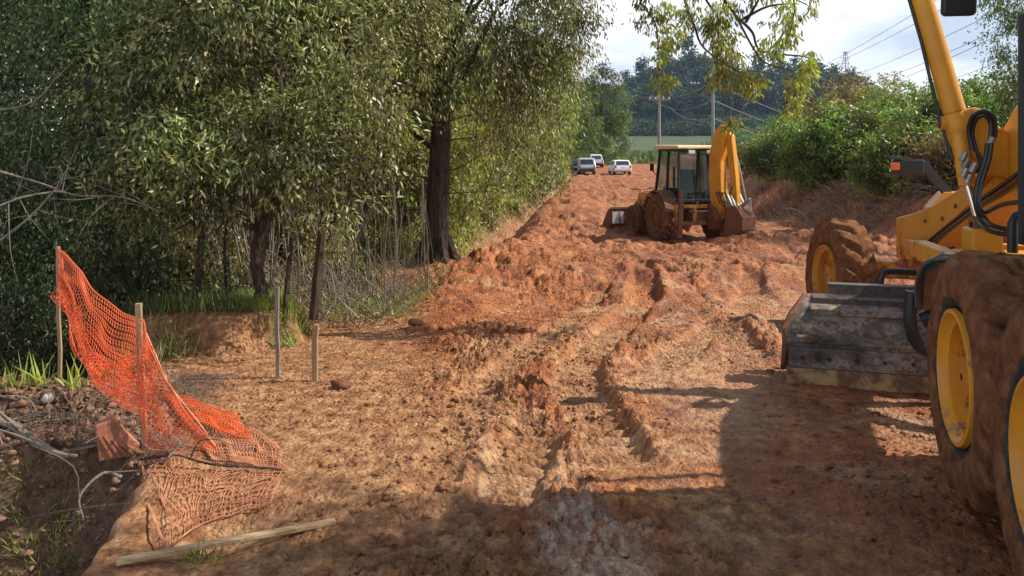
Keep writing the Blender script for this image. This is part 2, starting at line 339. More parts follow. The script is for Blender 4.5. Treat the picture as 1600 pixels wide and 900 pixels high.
M['leafolive'] = mat_leaf('leaves_olive', [(0.035, 0.060, 0.016), (0.085, 0.115, 0.032), (0.200, 0.220, 0.070), (0.480, 0.440, 0.220)], .26, 1.0, .40, .5)
M['leaftan'] = mat_leaf('leaves_dry', [(0.110, 0.105, 0.035), (0.220, 0.185, 0.075), (0.330, 0.260, 0.130), (0.190, 0.200, 0.060)], .28, 1.2, .55)
M['leafbright'] = mat_leaf('leaves_bright', [(0.080, 0.135, 0.024), (0.160, 0.230, 0.042), (0.261, 0.311, 0.060), (0.348, 0.338, 0.105)], .36, .8, .42, .5)
M['leafyellow'] = mat_leaf('leaves_yellow', [(0.110, 0.163, 0.026), (0.220, 0.250, 0.046), (0.330, 0.338, 0.078), (0.176, 0.225, 0.052)], .42, 1.6, .45)
M['leafbush'] = mat_leaf('leaves_bush', [(0.045, 0.105, 0.018), (0.120, 0.220, 0.038), (0.210, 0.320, 0.060), (0.280, 0.310, 0.090)], .28, .55, .42, .5)
M['leafbushb'] = mat_leaf('leaves_bush_brownish', [(0.102, 0.112, 0.033), (0.204, 0.188, 0.060), (0.289, 0.217, 0.090), (0.340, 0.240, 0.120)], .25, .6, .5)
M['leaffar'] = mat_leaf('leaves_far', [(0.016, 0.036, 0.014), (0.032, 0.062, 0.022), (0.055, 0.090, 0.032)], .1, .05, .6)
M['leafmid'] = mat_leaf('leaves_mid', [(0.055, 0.105, 0.020), (0.100, 0.165, 0.032), (0.170, 0.220, 0.055)], .2, .1, .55)
M['leafgold'] = mat_leaf('leaves_gold_green', [(.07, .11, .022), (.16, .20, .045), (.27, .28, .07), (.44, .40, .16)], .42, 1.1, .42, .5)
M['grass'] = mat_leaf('grass_green', [(.07, .13, .02), (.14, .22, .035), (.24, .28, .07), (.33, .30, .14)], .35, 1.5, .5)
M['drygrass'] = mat_leaf('dry_stems', [(.16, .10, .055), (.28, .18, .10), (.40, .27, .16), (.20, .16, .07)], .2, 1.5, .7)
M['reddry'] = mat_leaf('reddish_straw', [(.22, .12, .065), (.36, .20, .11), (.48, .31, .18), (.16, .095, .055)], .15, 1.5, .8)
def mat_clod():
    m, t, p, o = mat('clod_earth'); g = N(t, 'ShaderNodeNewGeometry')
    a = ramp(t, g.outputs['Random Per Island'], [(0, (.22, .062, .026)), (.35, (.38, .125, .052)), (.65, (.50, .225, .105)), (1, (.60, .34, .19))])
    setp(t, p, col=mix(t, .6, a, ramp(t, noise(t, 25, 5), [(.3, (.25, .08, .035)), (.7, (.52, .25, .13))])), rough=.95, spec=.15); bump(t, p, noise(t, 60, 5), .8, .02)
    return m
M['clod'] = mat_clod()
def mat_blade():
    m, t, p, o = mat('worn_blade')
    n = noise(t, 4, 8, .72); n2 = noise(t, 18, 6, .7)
    c = ramp(t, noise(t, 3.2, 9, .75, stretch=(.8, 1, 1.3)), [(.36, (.035, .03, .027)), (.46, (.13, .115, .105)), (.55, (.30, .26, .22)), (.64, (.17, .10, .065))])
    c0 = N(t, 'ShaderNodeTexCoord'); sx = N(t, 'ShaderNodeSeparateXYZ'); t.links.new(c0.outputs['Object'], sx.inputs[0])
    c = mix(t, mr(t, n2, .50, .58), c, (.15, .085, .055))
    setp(t, p, col=c, rough=.75, metal=.15, spec=.3); bump(t, p, n2, .6, .01)
    return m
M['blade'] = mat_blade()

# ------------------------------------------------------------------ mesh helpers
def mesh_np(name, V, faces_n, smooth=False):
    """faces_n: int array (n,k)"""
    V = np.asarray(V, np.float32); f = np.asarray(faces_n, np.int32); n, k = f.shape
    me = bpy.data.meshes.new(name); me.vertices.add(len(V)); me.vertices.foreach_set('co', V.ravel())
    me.loops.add(n*k); me.loops.foreach_set('vertex_index', f.ravel())
    me.polygons.add(n); me.polygons.foreach_set('loop_start', np.arange(0, n*k, k, dtype=np.int32))
    try: me.polygons.foreach_set('loop_total', np.full(n, k, np.int32))
    except Exception: pass
    me.update(calc_edges=True)
    if smooth: me.polygons.foreach_set('use_smooth', np.ones(n, bool))
    return me
def tag(o, label=None, cat=None, group=None, kind=None):
    if label: o['label'] = label
    if cat: o['category'] = cat
    if group: o['group'] = group
    if kind: o['kind'] = kind
    return o
def empty(name, loc, rz=0, label=None, cat=None, group=None):
    o = bpy.data.objects.new(name, None); C.objects.link(o); o.location = loc; o.rotation_euler = (0, 0, rz); o.empty_display_size = .2
    return tag(o, label, cat, group)
def link(name, me, m=None, parent=None, loc=None):
    o = bpy.data.objects.new(name, me); C.objects.link(o)
    if m is not None: me.materials.append(m)
    if parent: o.parent = parent
    if loc is not None: o.location = loc
    return o
def copy_tree(o, parent=None):
    c = o.copy(); C.objects.link(c); c.parent = parent
    for ch in [q for q in bpy.data.objects if q.parent == o]: copy_tree(ch, c)
    return c
class MB:
    def __init__(s): s.v = []; s.f = []; s.n = 0
    def add(s, vs, fs):
        s.v += [tuple(map(float, v)) for v in vs]; s.f += [tuple(i+s.n for i in f) for f in fs]; s.n += len(vs); return s
    def box(s, c, size, rot=None):
        x, y, z = (d/2 for d in size); vs = [Vector((a*x, b*y, d*z)) for a in (-1, 1) for b in (-1, 1) for d in (-1, 1)]
        if rot is not None: vs = [rot @ v for v in vs]
        return s.add([v+Vector(c) for v in vs], [(0, 1, 3, 2), (4, 6, 7, 5), (0, 4, 5, 1), (2, 3, 7, 6), (0, 2, 6, 4), (1, 5, 7, 3)])
    def bar(s, a, b, w, h, up=(0, 0, 1), w2=None, h2=None):
        a, b = Vector(a), Vector(b); d = (b-a).normalized(); u = Vector(up); r = d.cross(u)
        if r.length < 1e-4: r = d.cross(Vector((0, 1, 0)))
        r.normalize(); u = r.cross(d); w2 = w2 or w; h2 = h2 or h
        vs = [a+r*i*w/2+u*j*h/2 for i, j in ((-1, -1), (1, -1), (1, 1), (-1, 1))]+[b+r*i*w2/2+u*j*h2/2 for i, j in ((-1, -1), (1, -1), (1, 1), (-1, 1))]
        return s.add(vs, [(3, 2, 1, 0), (4, 5, 6, 7), (0, 1, 5, 4), (1, 2, 6, 5), (2, 3, 7, 6), (3, 0, 4, 7)])
    def prism(s, poly, x0, x1, axis='x'):
        """poly in the (y,z) plane swept along x"""
        n = len(poly); vs = []
        for X in (x0, x1):
            for a, b in poly: vs.append((X, a, b) if axis == 'x' else ((a, X, b) if axis == 'y' else (a, b, X)))
        fs = [tuple(range(n-1, -1, -1)), tuple(range(n, 2*n))]+[(i, (i+1) % n, n+(i+1) % n, n+i) for i in range(n)]
        return s.add(vs, fs)
    def tube(s, pts, r, k=8, cap=True):
        pts = [Vector(p) for p in pts]; n = len(pts)
        if not hasattr(r, '__len__'): r = [r]*n
        ref = None; vs = []
        for i in range(n):
            d = (pts[min(i+1, n-1)]-pts[max(i-1, 0)]); d = d.normalized() if d.length > 1e-9 else Vector((0, 0, 1))
            if ref is None: ref = d.orthogonal().normalized()
            else:
                ref = ref-d*ref.dot(d); ref = ref.normalized() if ref.length > 1e-6 else d.orthogonal().normalized()
            b = d.cross(ref)
            for j in range(k): a = 2*math.pi*j/k; vs.append(pts[i]+(ref*math.cos(a)+b*math.sin(a))*r[i])
        fs = [(i*k+j, i*k+(j+1) % k, (i+1)*k+(j+1) % k, (i+1)*k+j) for i in range(n-1) for j in range(k)]
        if cap: fs += [tuple(range(k-1, -1, -1)), tuple((n-1)*k+j for j in range(k))]
        return s.add(vs, fs)
    def lathe(s, prof, c, k=40, axis=(1, 0, 0), closed=False):
        """prof: (offset along axis, radius)"""
        ax = Vector(axis).normalized(); u = ax.orthogonal().normalized() if abs(ax.x) < .99 else Vector((0, 0, 1)); v = ax.cross(u); c = Vector(c); vs = []
        for j in range(k):
            a = 2*math.pi*j/k; q = u*math.cos(a)+v*math.sin(a)
            for (o_, r_) in prof: vs.append(c+ax*o_+q*r_)
        m = len(prof); rr = m if closed else m-1
        fs = [(j*m+i, j*m+(i+1) % m, ((j+1) % k)*m+(i+1) % m, ((j+1) % k)*m+i) for j in range(k) for i in range(rr)]
        return s.add(vs, fs)
    def build(s, name, m, parent=None, smooth=False, bevel=0, loc=None):
        me = bpy.data.meshes.new(name); me.from_pydata(s.v, [], s.f); me.update()
        if smooth: me.shade_auto = None if False else None; me.polygons.foreach_set('use_smooth', [True]*len(me.polygons))
        o = link(name, me, m, parent, loc)
        if bevel:
            b = o.modifiers.new('bevel', 'BEVEL'); b.width = bevel; b.segments = 2; b.limit_method = 'ANGLE'; b.angle_limit = R(40); b.harden_normals = False
        return o
MB_build = MB.build
def _build(s, name, m, parent=None, smooth=False, bevel=0, loc=None):
    me = bpy.data.meshes.new(name); me.from_pydata(s.v, [], s.f); me.update()
    if smooth:
        me.polygons.foreach_set('use_smooth', [True]*len(me.polygons))
        try: me.set_sharp_from_angle(angle=R(38))
        except Exception: pass
    o = link(name, me, m, parent, loc)
    if bevel:
        b = o.modifiers.new('bevel', 'BEVEL'); b.width = bevel; b.segments = 2; b.limit_method = 'ANGLE'; b.angle_limit = R(40)
    return o
MB.build = _build
def spline(pts, n=8):
    P = [Vector(p) for p in pts]; P = [P[0]*2-P[1]]+P+[P[-1]*2-P[-2]]; out_ = []
    for i in range(1, len(P)-2):
        for j in range(n):
            t = j/n; a, b, c, d = P[i-1:i+3]
            out_.append(.5*((2*b)+(c-a)*t+(2*a-5*b+4*c-d)*t*t+(3*b-a-3*c+d)*t**3))
    out_.append(P[-2]); return out_

# ------------------------------------------------------------------ ground sheet
def soil(x, y, road, rm, bm_, spoil):
    road = np.where(y < 12, road*ss((x+.55+.13*(y-4)+.5*pn(x*.9, y*.9, 15))/1.1), road)
    # soil kinds
    e = x-xl(y)
    pt = fbm(x*.8, y*.8, 4, 41)
    redn = np.clip(road*(.62+.38*ss((y-5)/6))+.85*(pt+.08)*road+.7*bm_-.75*rm*ss((14-y)/3), 0, 1)
    redn = np.maximum(redn, .75*ss((y-12)/4)*road)
    dr, _ = seg_dist(x, y, [fp(690, 450, -.2), fp(700, 520), fp(770, 620), fp(850, 700)]); ds, _ = seg_dist(x, y, [fp(900, 400, -.4), fp(1080, 455, -.25), fp(1200, 525, -.1), fp(1280, 590)])
    redn = np.clip(redn+(.85*np.exp(-(dr/.55)**2)+.7*np.exp(-(ds/.35)**2))*(.75+.5*pt)*(1-rm), 0, 1.15)
    d1, _ = seg_dist(x, y, [(5.2, 10.5), (4.3, 9), (3.9, 8.2)]); d2, _ = seg_dist(x, y, [fp(1010, 600), fp(1060, 560), fp(1130, 640)])
    d3, _ = seg_dist(x, y, [fp(900, 470, -.2), fp(950, 465, -.2)]); d4, _ = seg_dist(x, y, [fp(765, 690), fp(755, 750)]); d5, _ = seg_dist(x, y, [fp(845, 745), fp(880, 720)])
    pale = np.maximum.reduce([np.exp(-(d1/1.1)**2), .7*np.exp(-(d2/.45)**2), .9*np.exp(-(d3/.16)**2), np.exp(-(d4/.06)**2), .8*np.exp(-(d5/.14)**2), .55*ss((fbm(x*.9, y*1.6, 3, 51)-.25)/.4)*road*ss((16-y)/4)])
    brn = np.maximum(spoil, ss((-x-1.9-.1*(y-3))/.3)*ss((6.6-y)/.4))
    yy = np.maximum(y, .5)
    veg = ss((-x/yy-.27)/.05)*ss((y-7.7)/.8)
    veg = np.maximum(veg, ss((y-10.3)/1.2)*ss((-e-.9)/1.0))
    xr = np.interp(y, [0, 12, 18, 28, 34, 60, 110], [13, 10.5, 9.6, 10.6, 10.4, 15, 22])
    veg = np.maximum(veg, .9*ss((x-xr-3.2)/1.2)*ss((y-9)/3))
    veg = np.maximum(veg, ss((y-118)/8))
    brn = np.clip(np.maximum(brn, .8*ss((-x/yy-.27)/.05)*ss((y-7.2)/.6)), 0, 1)
    wht = ss(1.5-np.sqrt(((x-.37-.12*(3.6-y))/.21)**2+((y-3.30)/.62)**2)+.45*fbm(x*4, y*4, 4, 81))
    return redn, pale, brn, veg, wht
def build_ground():
    ys = [-6.]
    while ys[-1] < 2.2: ys.append(ys[-1]+.12)
    while ys[-1] < 900: ys.append(ys[-1]+max(.014, .0052*ys[-1]))
    ys = np.array(ys)
    nc = 1300
    t = np.linspace(-1, 1, nc); s = 1.35*(.55*t+.45*t**3)
    Y = np.repeat(ys[:, None], nc, 1); X = s[None, :]*(Y+7.5)
    shp = X.shape; x = X.ravel(); y = Y.ravel()
    z, road, rm, bm_, spoil, nf = full(x, y, True)
    V = np.stack([x, y, z], 1)
    i = np.arange(len(ys)-1)[:, None]*nc+np.arange(nc-1)[None, :]; i = i.ravel()
    me = mesh_np('ground', V, np.stack([i, i+1, i+nc+1, i+nc], 1), False)
    redn, pale, brn, veg, wht = soil(x, y, road, rm, bm_, spoil)
    a = me.color_attributes.new('earth', 'FLOAT_COLOR', 'POINT'); n = len(x)
    a.data.foreach_set('color', np.stack([redn, np.clip(pale, 0, 1), brn, np.ones(n)], 1).astype(np.float32).ravel())
    b = me.color_attributes.new('cover', 'FLOAT_COLOR', 'POINT')
    b.data.foreach_set('color', np.stack([np.where(y > 112, veg, veg*.85), np.clip(wht*1.3, 0, 1), np.zeros(n), np.ones(n)], 1).astype(np.float32).ravel())
    o = link('ground', me, M['ground']); tag(o, 'churned red earth of the road under construction', 'ground', kind='structure')
build_ground()

rnd = np.random.RandomState(3)
# loose clods: a mass nobody could count
def ico():
    t = (1+5**.5)/2
    v = np.array([(-1, t, 0), (1, t, 0), (-1, -t, 0), (1, -t, 0), (0, -1, t), (0, 1, t), (0, -1, -t), (0, 1, -t), (t, 0, -1), (t, 0, 1), (-t, 0, -1), (-t, 0, 1)], float)
    v /= np.linalg.norm(v[0])
    f = [(0, 11, 5), (0, 5, 1), (0, 1, 7), (0, 7, 10), (0, 10, 11), (1, 5, 9), (5, 11, 4), (11, 10, 2), (10, 7, 6), (7, 1, 8), (3, 9, 4), (3, 4, 2), (3, 2, 6), (3, 6, 8), (3, 8, 9), (4, 9, 5), (2, 4, 11), (6, 2, 10), (8, 6, 7), (9, 8, 1)]
    V = list(map(tuple, v)); F_ = []; cache = {}
    def mid(a, b):
        k = (min(a, b), max(a, b))
        if k not in cache: m_ = np.array(V[a])+np.array(V[b]); m_ /= np.linalg.norm(m_); V.append(tuple(m_)); cache[k] = len(V)-1
        return cache[k]
    for a, b, c in f: x_, y_, z_ = mid(a, b), mid(b, c), mid(c, a); F_ += [(a, x_, z_), (b, y_, x_), (c, z_, y_), (x_, y_, z_)]
    return np.array(V), np.array(F_)
IV, IF = ico()
IV0, IF0 = IV[:12].copy(), np.array([(0, 11, 5), (0, 5, 1), (0, 1, 7), (0, 7, 10), (0, 10, 11), (1, 5, 9), (5, 11, 4), (11, 10, 2), (10, 7, 6), (7, 1, 8), (3, 9, 4), (3, 4, 2), (3, 2, 6), (3, 6, 8), (3, 8, 9), (4, 9, 5), (2, 4, 11), (6, 2, 10), (8, 6, 7), (9, 8, 1)])
def clods(name, n, samp, m, smin, smax, label, cat, IV=IV0, IF=IF0):
    xs, ys = samp(n); n = len(xs); zs = full(xs, ys)
    s = smin*(smax/smin)**(rnd.rand(n)**3.2)
    Vs = IV[None]*(1+.30*rnd.randn(n, len(IV), 1))*(s[:, None, None]*np.stack([.7+.6*rnd.rand(n), .7+.6*rnd.rand(n), .45+.4*rnd.rand(n)], 1)[:, None, :])
    a = rnd.rand(n)*6.28; ca, sa = np.cos(a)[:, None], np.sin(a)[:, None]
    X = Vs[..., 0]*ca-Vs[..., 1]*sa+xs[:, None]; Y = Vs[..., 0]*sa+Vs[..., 1]*ca+ys[:, None]; Z = Vs[..., 2]+zs[:, None]+.05*s[:, None]
    V = np.stack([X, Y, Z], 2).reshape(-1, 3); Fc = (IF[None]+np.arange(n)[:, None, None]*len(IV)).reshape(-1, 3)
    me = mesh_np(name, V, Fc, False)
    if m == M['ground']:
        z_, road, rm, bm_, spoil, nf = full(xs, ys, True); q = soil(xs, ys, road, rm, bm_, spoil)
        jit = .25*rnd.randn(n); k_ = len(IV)
        ca_ = np.repeat(np.stack([np.clip(q[0]+jit, 0, 1), q[1], q[2], np.ones(n)], 1), k_, 0); cb_ = np.repeat(np.stack([q[3]*0, q[4], q[3]*0, np.ones(n)], 1), k_, 0)
        me.color_attributes.new('earth', 'FLOAT_COLOR', 'POINT').data.foreach_set('color', ca_.astype(np.float32).ravel())
        me.color_attributes.new('cover', 'FLOAT_COLOR', 'POINT').data.foreach_set('color', cb_.astype(np.float32).ravel())
    o = link(name, me, m); tag(o, label, cat, kind='stuff'); return o
def s_road(n):
    y = 2.6*(60/2.6)**(rnd.rand(n)); x = (rnd.rand(n)*2.0-.72)*(y*.9)
    e = x-xl(y); keep = np.where(y > 12, e > -.2, x > -1.4+.06*y) & (x < 11) & (rnd.rand(n) < np.clip(.35+fbm(x*.6, y*.6, 3, 61)*1.6, .06, 1))
    return x[keep], y[keep]
clods('dirt_clods', 60000, s_road, M['ground'], .005, .030, 'loose red clods scattered over the churned road', 'clods')
def s_spoil(n):
    x = -1.9-rnd.rand(n)*3.6; y = 4.5+rnd.rand(n)*1.8; k = x/y < -.46; return x[k], y[k]
clods('spoil_rubble', 9000, s_spoil, mat_simple('spoil_earth', (.23, .125, .075), .95, 0, .5, 20, .6), .006, .042, 'brown crumbly spoil heaped behind the pit edge', 'rubble')
def s_flat(n):
    y = 5+rnd.rand(n)**1.3*6; x = -2.9+rnd.rand(n)*4.5-.1*y; return x, y
clods('earth_crumbs', 12000, s_flat, M['ground'], .005, .022, 'small crumbs of earth over the smooth tan clearing', 'crumbs')

# ------------------------------------------------------------------ leaves, trees
def leaf_mesh(name, P, D, Ln, Wd, rs, fold=.15):
    """P base points, D unit directions (n,3), lengths, widths -> rhombic leaves with a crease"""
    n = len(P); r = rs.randn(n, 3); S = np.cross(D, r); S /= np.linalg.norm(S, axis=1)[:, None]+1e-9
    Nn = np.cross(S, D); Ln = Ln[:, None]; Wd = Wd[:, None]
    a = P; c = P+D*Ln-Nn*Ln*.12; mid = P+D*Ln*.45
    b = mid+S*Wd*.5+Nn*Wd*fold; d = mid-S*Wd*.5+Nn*Wd*fold
    V = np.stack([a, b, c, d], 1).reshape(-1, 3); i = np.arange(n)*4
    return mesh_np(name, V, np.stack([i, i+1, i+2, i+3], 1))
def rand_dir(rs, n): v = rs.randn(n, 3); return v/np.linalg.norm(v, axis=1)[:, None]
def n3(p, s): return pn(p[:, 0]*s+p[:, 2]*.7*s, p[:, 1]*s-p[:, 2]*.6*s, 77)
def crown_pts(rs, blobs, n, gap=.0, shell=.45):
    wts = np.array([b[3]*b[4]*b[5] for b in blobs])**.75; wts /= wts.sum(); out_ = []
    for b, k in zip(blobs, np.ceil(wts*n).astype(int)):
        d = rand_dir(rs, k*3); r = (shell+(1-shell)*rs.rand(k*3))**.6
        p = d*r[:, None]*np.array(b[3:6])+np.array(b[:3]); p = p[n3(p, .9)+.35*rs.randn(len(p)) > gap-.25][:k]; out_.append(p)
    return np.concatenate(out_)
def foliage(rs, cl, per, r, Ll, Wl, droop, elong=1.4):
    n = len(cl)*per; c = np.repeat(cl, per, 0)
    # sprays: each clump has a few twig directions; leaves sit along them
    tw = rand_dir(rs, len(cl)*5).reshape(len(cl), 5, 3); tw[..., 2] -= droop*.9; tw /= np.linalg.norm(tw, axis=2)[..., None]
    pick = rs.randint(0, 5, (len(cl), per)); d = np.take_along_axis(tw, pick[..., None], 1).reshape(-1, 3)
    t = rs.rand(n)[:, None]**.7*r*elong
    P = c+d*t+rs.randn(n, 3)*r*.16
    D = d*.7+rand_dir(rs, n)*.75+np.array([0, 0, -droop]); D /= np.linalg.norm(D, axis=1)[:, None]
    return P, D, Ll*(.6+.7*rs.rand(n)), Wl*(.7+.6*rs.rand(n))
def wood(mb, rs, path, r0, r1, cl, nlimb, twigs=0, k=7, limb_r=.3):
    path = [Vector(p) for p in path]; sp = spline(path, 5); n = len(sp)
    mb.tube(sp, [r0*(1.25 if i == 0 else 1)+(r1-r0)*i/(n-1) for i in range(n)], 9)
    top = sp[-1]
    idx = rs.choice(len(cl), min(nlimb, len(cl)), replace=False)
    for ii, i in enumerate(idx):
        e_ = Vector(cl[i]); 
        j = int(np.clip(n*(.35+.6*rs.rand()), 1, n-1)); st = sp[j]; rr = (r0+(r1-r0)*j/(n-1))*limb_r
        m_ = st.lerp(e_, .45)+Vector((rs.randn()*.12, rs.randn()*.12, .18*(e_-st).length*(.4+rs.rand()*.6)))
        pp = spline([st, m_, e_], 4); q = len(pp)
        mb.tube(pp, [rr*(1-.85*a/(q-1)) for a in range(q)], 5, False)
        if twigs:
            for jj in range(twigs):
                c2 = Vector(cl[rs.randint(len(cl))]); 
                if (c2-e_).length < 1.6: mb.tube([pp[q//2], pp[q//2].lerp(c2, .5)+Vector((0, 0, .1)), c2], [rr*.3, rr*.2, .004], 3, False)
def tree(name, label, cat, x, y, path, r0, r1, blobs, ncl, per, cr_, Ll, Wl, droop, m, bark, group=None, nlimb=14, seed=0, gap=0., twigs=2, z=None, shell=.45, extra=None):
    rs = np.random.RandomState(seed+100)
    z = H(x, y)-.05 if z is None else z
    root = empty(name, (x, y, z), 0, label, cat, group)
    cl = crown_pts(rs, blobs, ncl, gap, shell)
    P, D, a, b = foliage(rs, cl, per, cr_, Ll, Wl, droop)
    mb = MB(); wood(mb, rs, path, r0, r1, cl, nlimb, twigs)
    if extra: extra(mb, rs)
    mb.build('trunk', bark, root, True)
    link('crown', leaf_mesh('crown', P, D, a, b, rs), m, root)
    return root
def bush(name, label, x, y, blobs, ncl, per, cr_, Ll, Wl, droop, m, group=None, seed=0, gap=0., z=None, cat='shrub', stems=7):
    rs = np.random.RandomState(seed+500); z = H(x, y)-.05 if z is None else z
    root = empty(name, (x, y, z), 0, label, cat, group)
    cl = crown_pts(rs, blobs, ncl, gap, .3)
    P, D, a, b = foliage(rs, cl, per, cr_, Ll, Wl, droop)
    mb = MB()
    for i in range(stems):
        c = Vector(cl[rs.randint(len(cl))]); b0 = Vector((c.x*.15, c.y*.15, 0)); mb.tube(spline([b0, b0.lerp(c, .5)+Vector((0, 0, .15)), c], 3), [.03-.022*i_/6 for i_ in range(7)], 4, False)
    mb.build('stem', M['barkbrown'], root, True)
    link('foliage', leaf_mesh('foliage', P, D, a, b, rs), m, root)
    return root

LG = 'trees crowding the left side of the road'
# big dark trunk beside the ditch
def vines(mb, rs, lo=(-.5, .5), n=10, zt=3.2):
    for i in range(n):
        a = lo[0]+(lo[1]-lo[0])*rs.rand(); b = rs.randn()*.3
        mb.tube([(a, b, zt+rs.rand()), (a+rs.randn()*.12, b, zt*.55), (a+rs.randn()*.15, b-.05, .5+rs.rand())], .008, 3, False)
t5 = (-1.46, 14.3)
def big_extra(mb, rs):
    # buttressed base and the long limb that arches over the road
    for a in (0.3, 1.5, 2.9, 4.0, 5.2): mb.tube([(.20*math.cos(a), .20*math.sin(a), .55), (.32*math.cos(a), .32*math.sin(a), .18), (.6*math.cos(a), .6*math.sin(a), -.05)], [.10, .12, .05], 6)
    mb.tube(spline([(.25, 0, 5.8), (1.2, -1.6, 7.2), (2.6, -3.6, 7.2), (3.6, -5.0, 6.4)], 6), [.16-.006*i for i in range(19)], 7)
    vines(mb, rs, (-.9, 1.0), 14, 3.4)
    for i in range(9):
        z0 = .8+rs.rand()*2.2; s_ = 1 if rs.rand() > .35 else -1
        mb.tube(spline([(.15*s_, -.15, z0), (.55*s_, -.3, z0+.35*rs.rand()), (1.0*s_+rs.randn()*.2, -.4, z0+.9*rs.rand()-.3)], 4), [.022-.0022*i_ for i_ in range(9)], 4)
tree('eucalyptus_tree', 'big tree with thick near-black trunk standing beside the ditch', 'tree', t5[0], t5[1],
     [(0, 0, 0), (.03, 0, 1.5), (.12, 0, 3.2), (.3, 0, 5.2), (.4, 0, 7.5)], .25, .13,
     [(-1.1, -.3, 5.2, 1.5, 1.2, 1.5), (1.3, .3, 5.2, 1.9, 1.5, 1.5), (.2, 0, 7.4, 2.8, 2.0, 1.9), (0, -.9, 4.0, 1.1, .4, 1.0), (-.6, -.8, 3.2, .6, .3, .8), (1.0, -.5, 3.2, .8, .5, 1.0), (1.9, .2, 3.4, .9, .7, 1.0), (1.7, .3, 4.3, 1.2, 1.0, .8), (2.3, .5, 5.0, 1.2, 1.0, .8), (1.7, 1.1, 3.6, .8, .8, 1.2), (-1.9, .8, 3.1, .7, .8, 1.0), (2.4, .8, 5.9, 1.3, 1.3, .9)],
     700, 80, .42, .115, .028, .9, M['leafolive'], M['barkdark'], LG, 26, 5, .0, extra=big_extra)
t4 = G(497, 468)
tree('leaning_tree', 'dark tree leaning right, its forked trunk rising from the scrub', 'tree', t4[0], t4[1]+.6,
     [(0, 0, -.1), (.25, 0, .7), (.72, .1, 1.6), (1.1, .2, 2.8), (1.2, .3, 4.6)], .15, .06,
     [(.05, -.2, 3.1, .85, .7, 1.3), (-.7, -.3, 2.0, .8, .7, .7), (-.1, -.2, 2.2, .6, .5, .5), (.5, 0, 4.9, 1.7, 1.3, 1.3), (1.2, .3, 4.6, .7, .7, .8)],
     380, 85, .34, .090, .026, .6, M['leafolive'], M['barkdark'], LG, 22, 4, .08)
def stems_extra(pts):
    def f(mb, rs):
        for a, b, r_ in pts: mb.tube(spline([a, tuple((p+q)/2+rs.randn()*.13 for p, q in zip(a, b)), b], 5), [r_*(1-.055*i) for i in range(11)], 6)
        vines(mb, rs, (-.7, .7), 9, 2.2)
    return f
t3 = G(395, 492)
tree('multistem_tree', 'tree of several crooked brown stems behind the tall stake', 'tree', t3[0], t3[1]+.5,
     [(0, 0, -.1), (-.14, 0, .7), (.16, 0, 1.5), (.0, 0, 3.6)], .07, .04,
     [(-.1, -.5, 1.75, 1.3, .8, .6), (.9, -.6, 1.5, .8, .5, .45), (-.9, -.5, 1.5, .8, .5, .5), (.1, -.2, 3.1, 1.5, 1.1, 1.2), (.9, -.4, 2.1, .7, .6, .8), (-.9, -.2, 2.6, 1.0, .7, 1.0), (0, 0, 4.5, 1.7, 1.3, 1.0)],
     460, 95, .30, .080, .024, .45, M['leafolive'], M['barkbrown'], LG, 22, 3, .08,
     extra=stems_extra([((.45, .1, -.1), (.75, .1, 2.4), .06), ((-.45, .1, -.1), (-.15, .2, 2.2), .045), ((.22, -.2, -.1), (.45, -.1, 1.9), .035), ((-.12, -.2, -.1), (.18, -.1, 1.9), .03), ((-.75, -.1, -.1), (-.75, 0, 2.0), .05)]))
tree('glossy_tree', 'dense dark green tree rising behind the orange net', 'tree', -4.7, 8.4,
     [(0, 0, 0), (.1, 0, 1.6), (-.1, 0, 3.4), (0, 0, 5.2)], .14, .06,
     [(.2, -.6, 3.2, 1.6, .9, 1.3), (-.5, -.5, 1.8, 1.3, .8, .9), (1.1, -.4, 1.3, .8, .5, .6), (.9, -.3, 4.4, 1.5, 1.1, 1.2), (-.8, 0, 5.4, 1.8, 1.3, 1.3), (.8, -.4, 1.9, .8, .6, .9)],
     480, 95, .32, .066, .023, .7, M['leafdark'], M['barkdark'], LG, 22, 2, .08)
tree('shade_tree', 'dark small-leaved tree at the left end of the wood', 'tree', -7.2, 8.9,
     [(0, 0, 0), (.1, 0, 1.6), (.2, 0, 3.4), (.1, 0, 5.6)], .16, .06,
     [(.4, -.6, 3.2, 1.6, 1.0, 1.4), (.8, -.5, 1.7, 1.3, .8, 1.0), (0, 0, 5.3, 2.0, 1.5, 1.4), (-1.2, 0, 2.8, 1.4, 1.0, 1.8)],
     480, 95, .32, .066, .025, .6, M['leafdark'], M['barkdark'], LG, 18, 1)
tree('broadleaf_tree', 'olive tree filling the gap between dark tree and crooked stems', 'tree', -4.6, 10.8,
     [(0, 0, 0), (.1, 0, 2), (.0, 0, 4), (.2, 0, 6)], .18, .07,
     [(.2, -.4, 4.2, 1.9, 1.2, 1.5), (.0, 0, 6.2, 2.2, 1.6, 1.5), (1.6, -.2, 5.2, 1.3, 1.0, 1.5), (-.6, -.2, 2.8, 1.6, .9, 1.2)],
     420, 80, .38, .10, .032, .5, M['leafolive'], M['barkbrown'], LG, 18, 6)
tree('drooping_tree', 'pale olive tree with long hanging sprays left of the big trunk', 'tree', -3.05, 12.2,
     [(0, 0, 0), (.15, 0, 1.8), (.1, 0, 3.8), (.3, 0, 6)], .13, .06,
     [(.0, -.2, 4.0, 1.3, .9, 1.8), (.4, 0, 6.2, 1.9, 1.3, 1.3), (-.5, -.1, 5.2, 1.3, 1.0, 1.6), (.2, -.1, 2.9, .7, .6, 1.0)],
     480, 70, .40, .12, .026, 1.3, M['leafgold'], M['barkbrown'], LG, 18, 7)
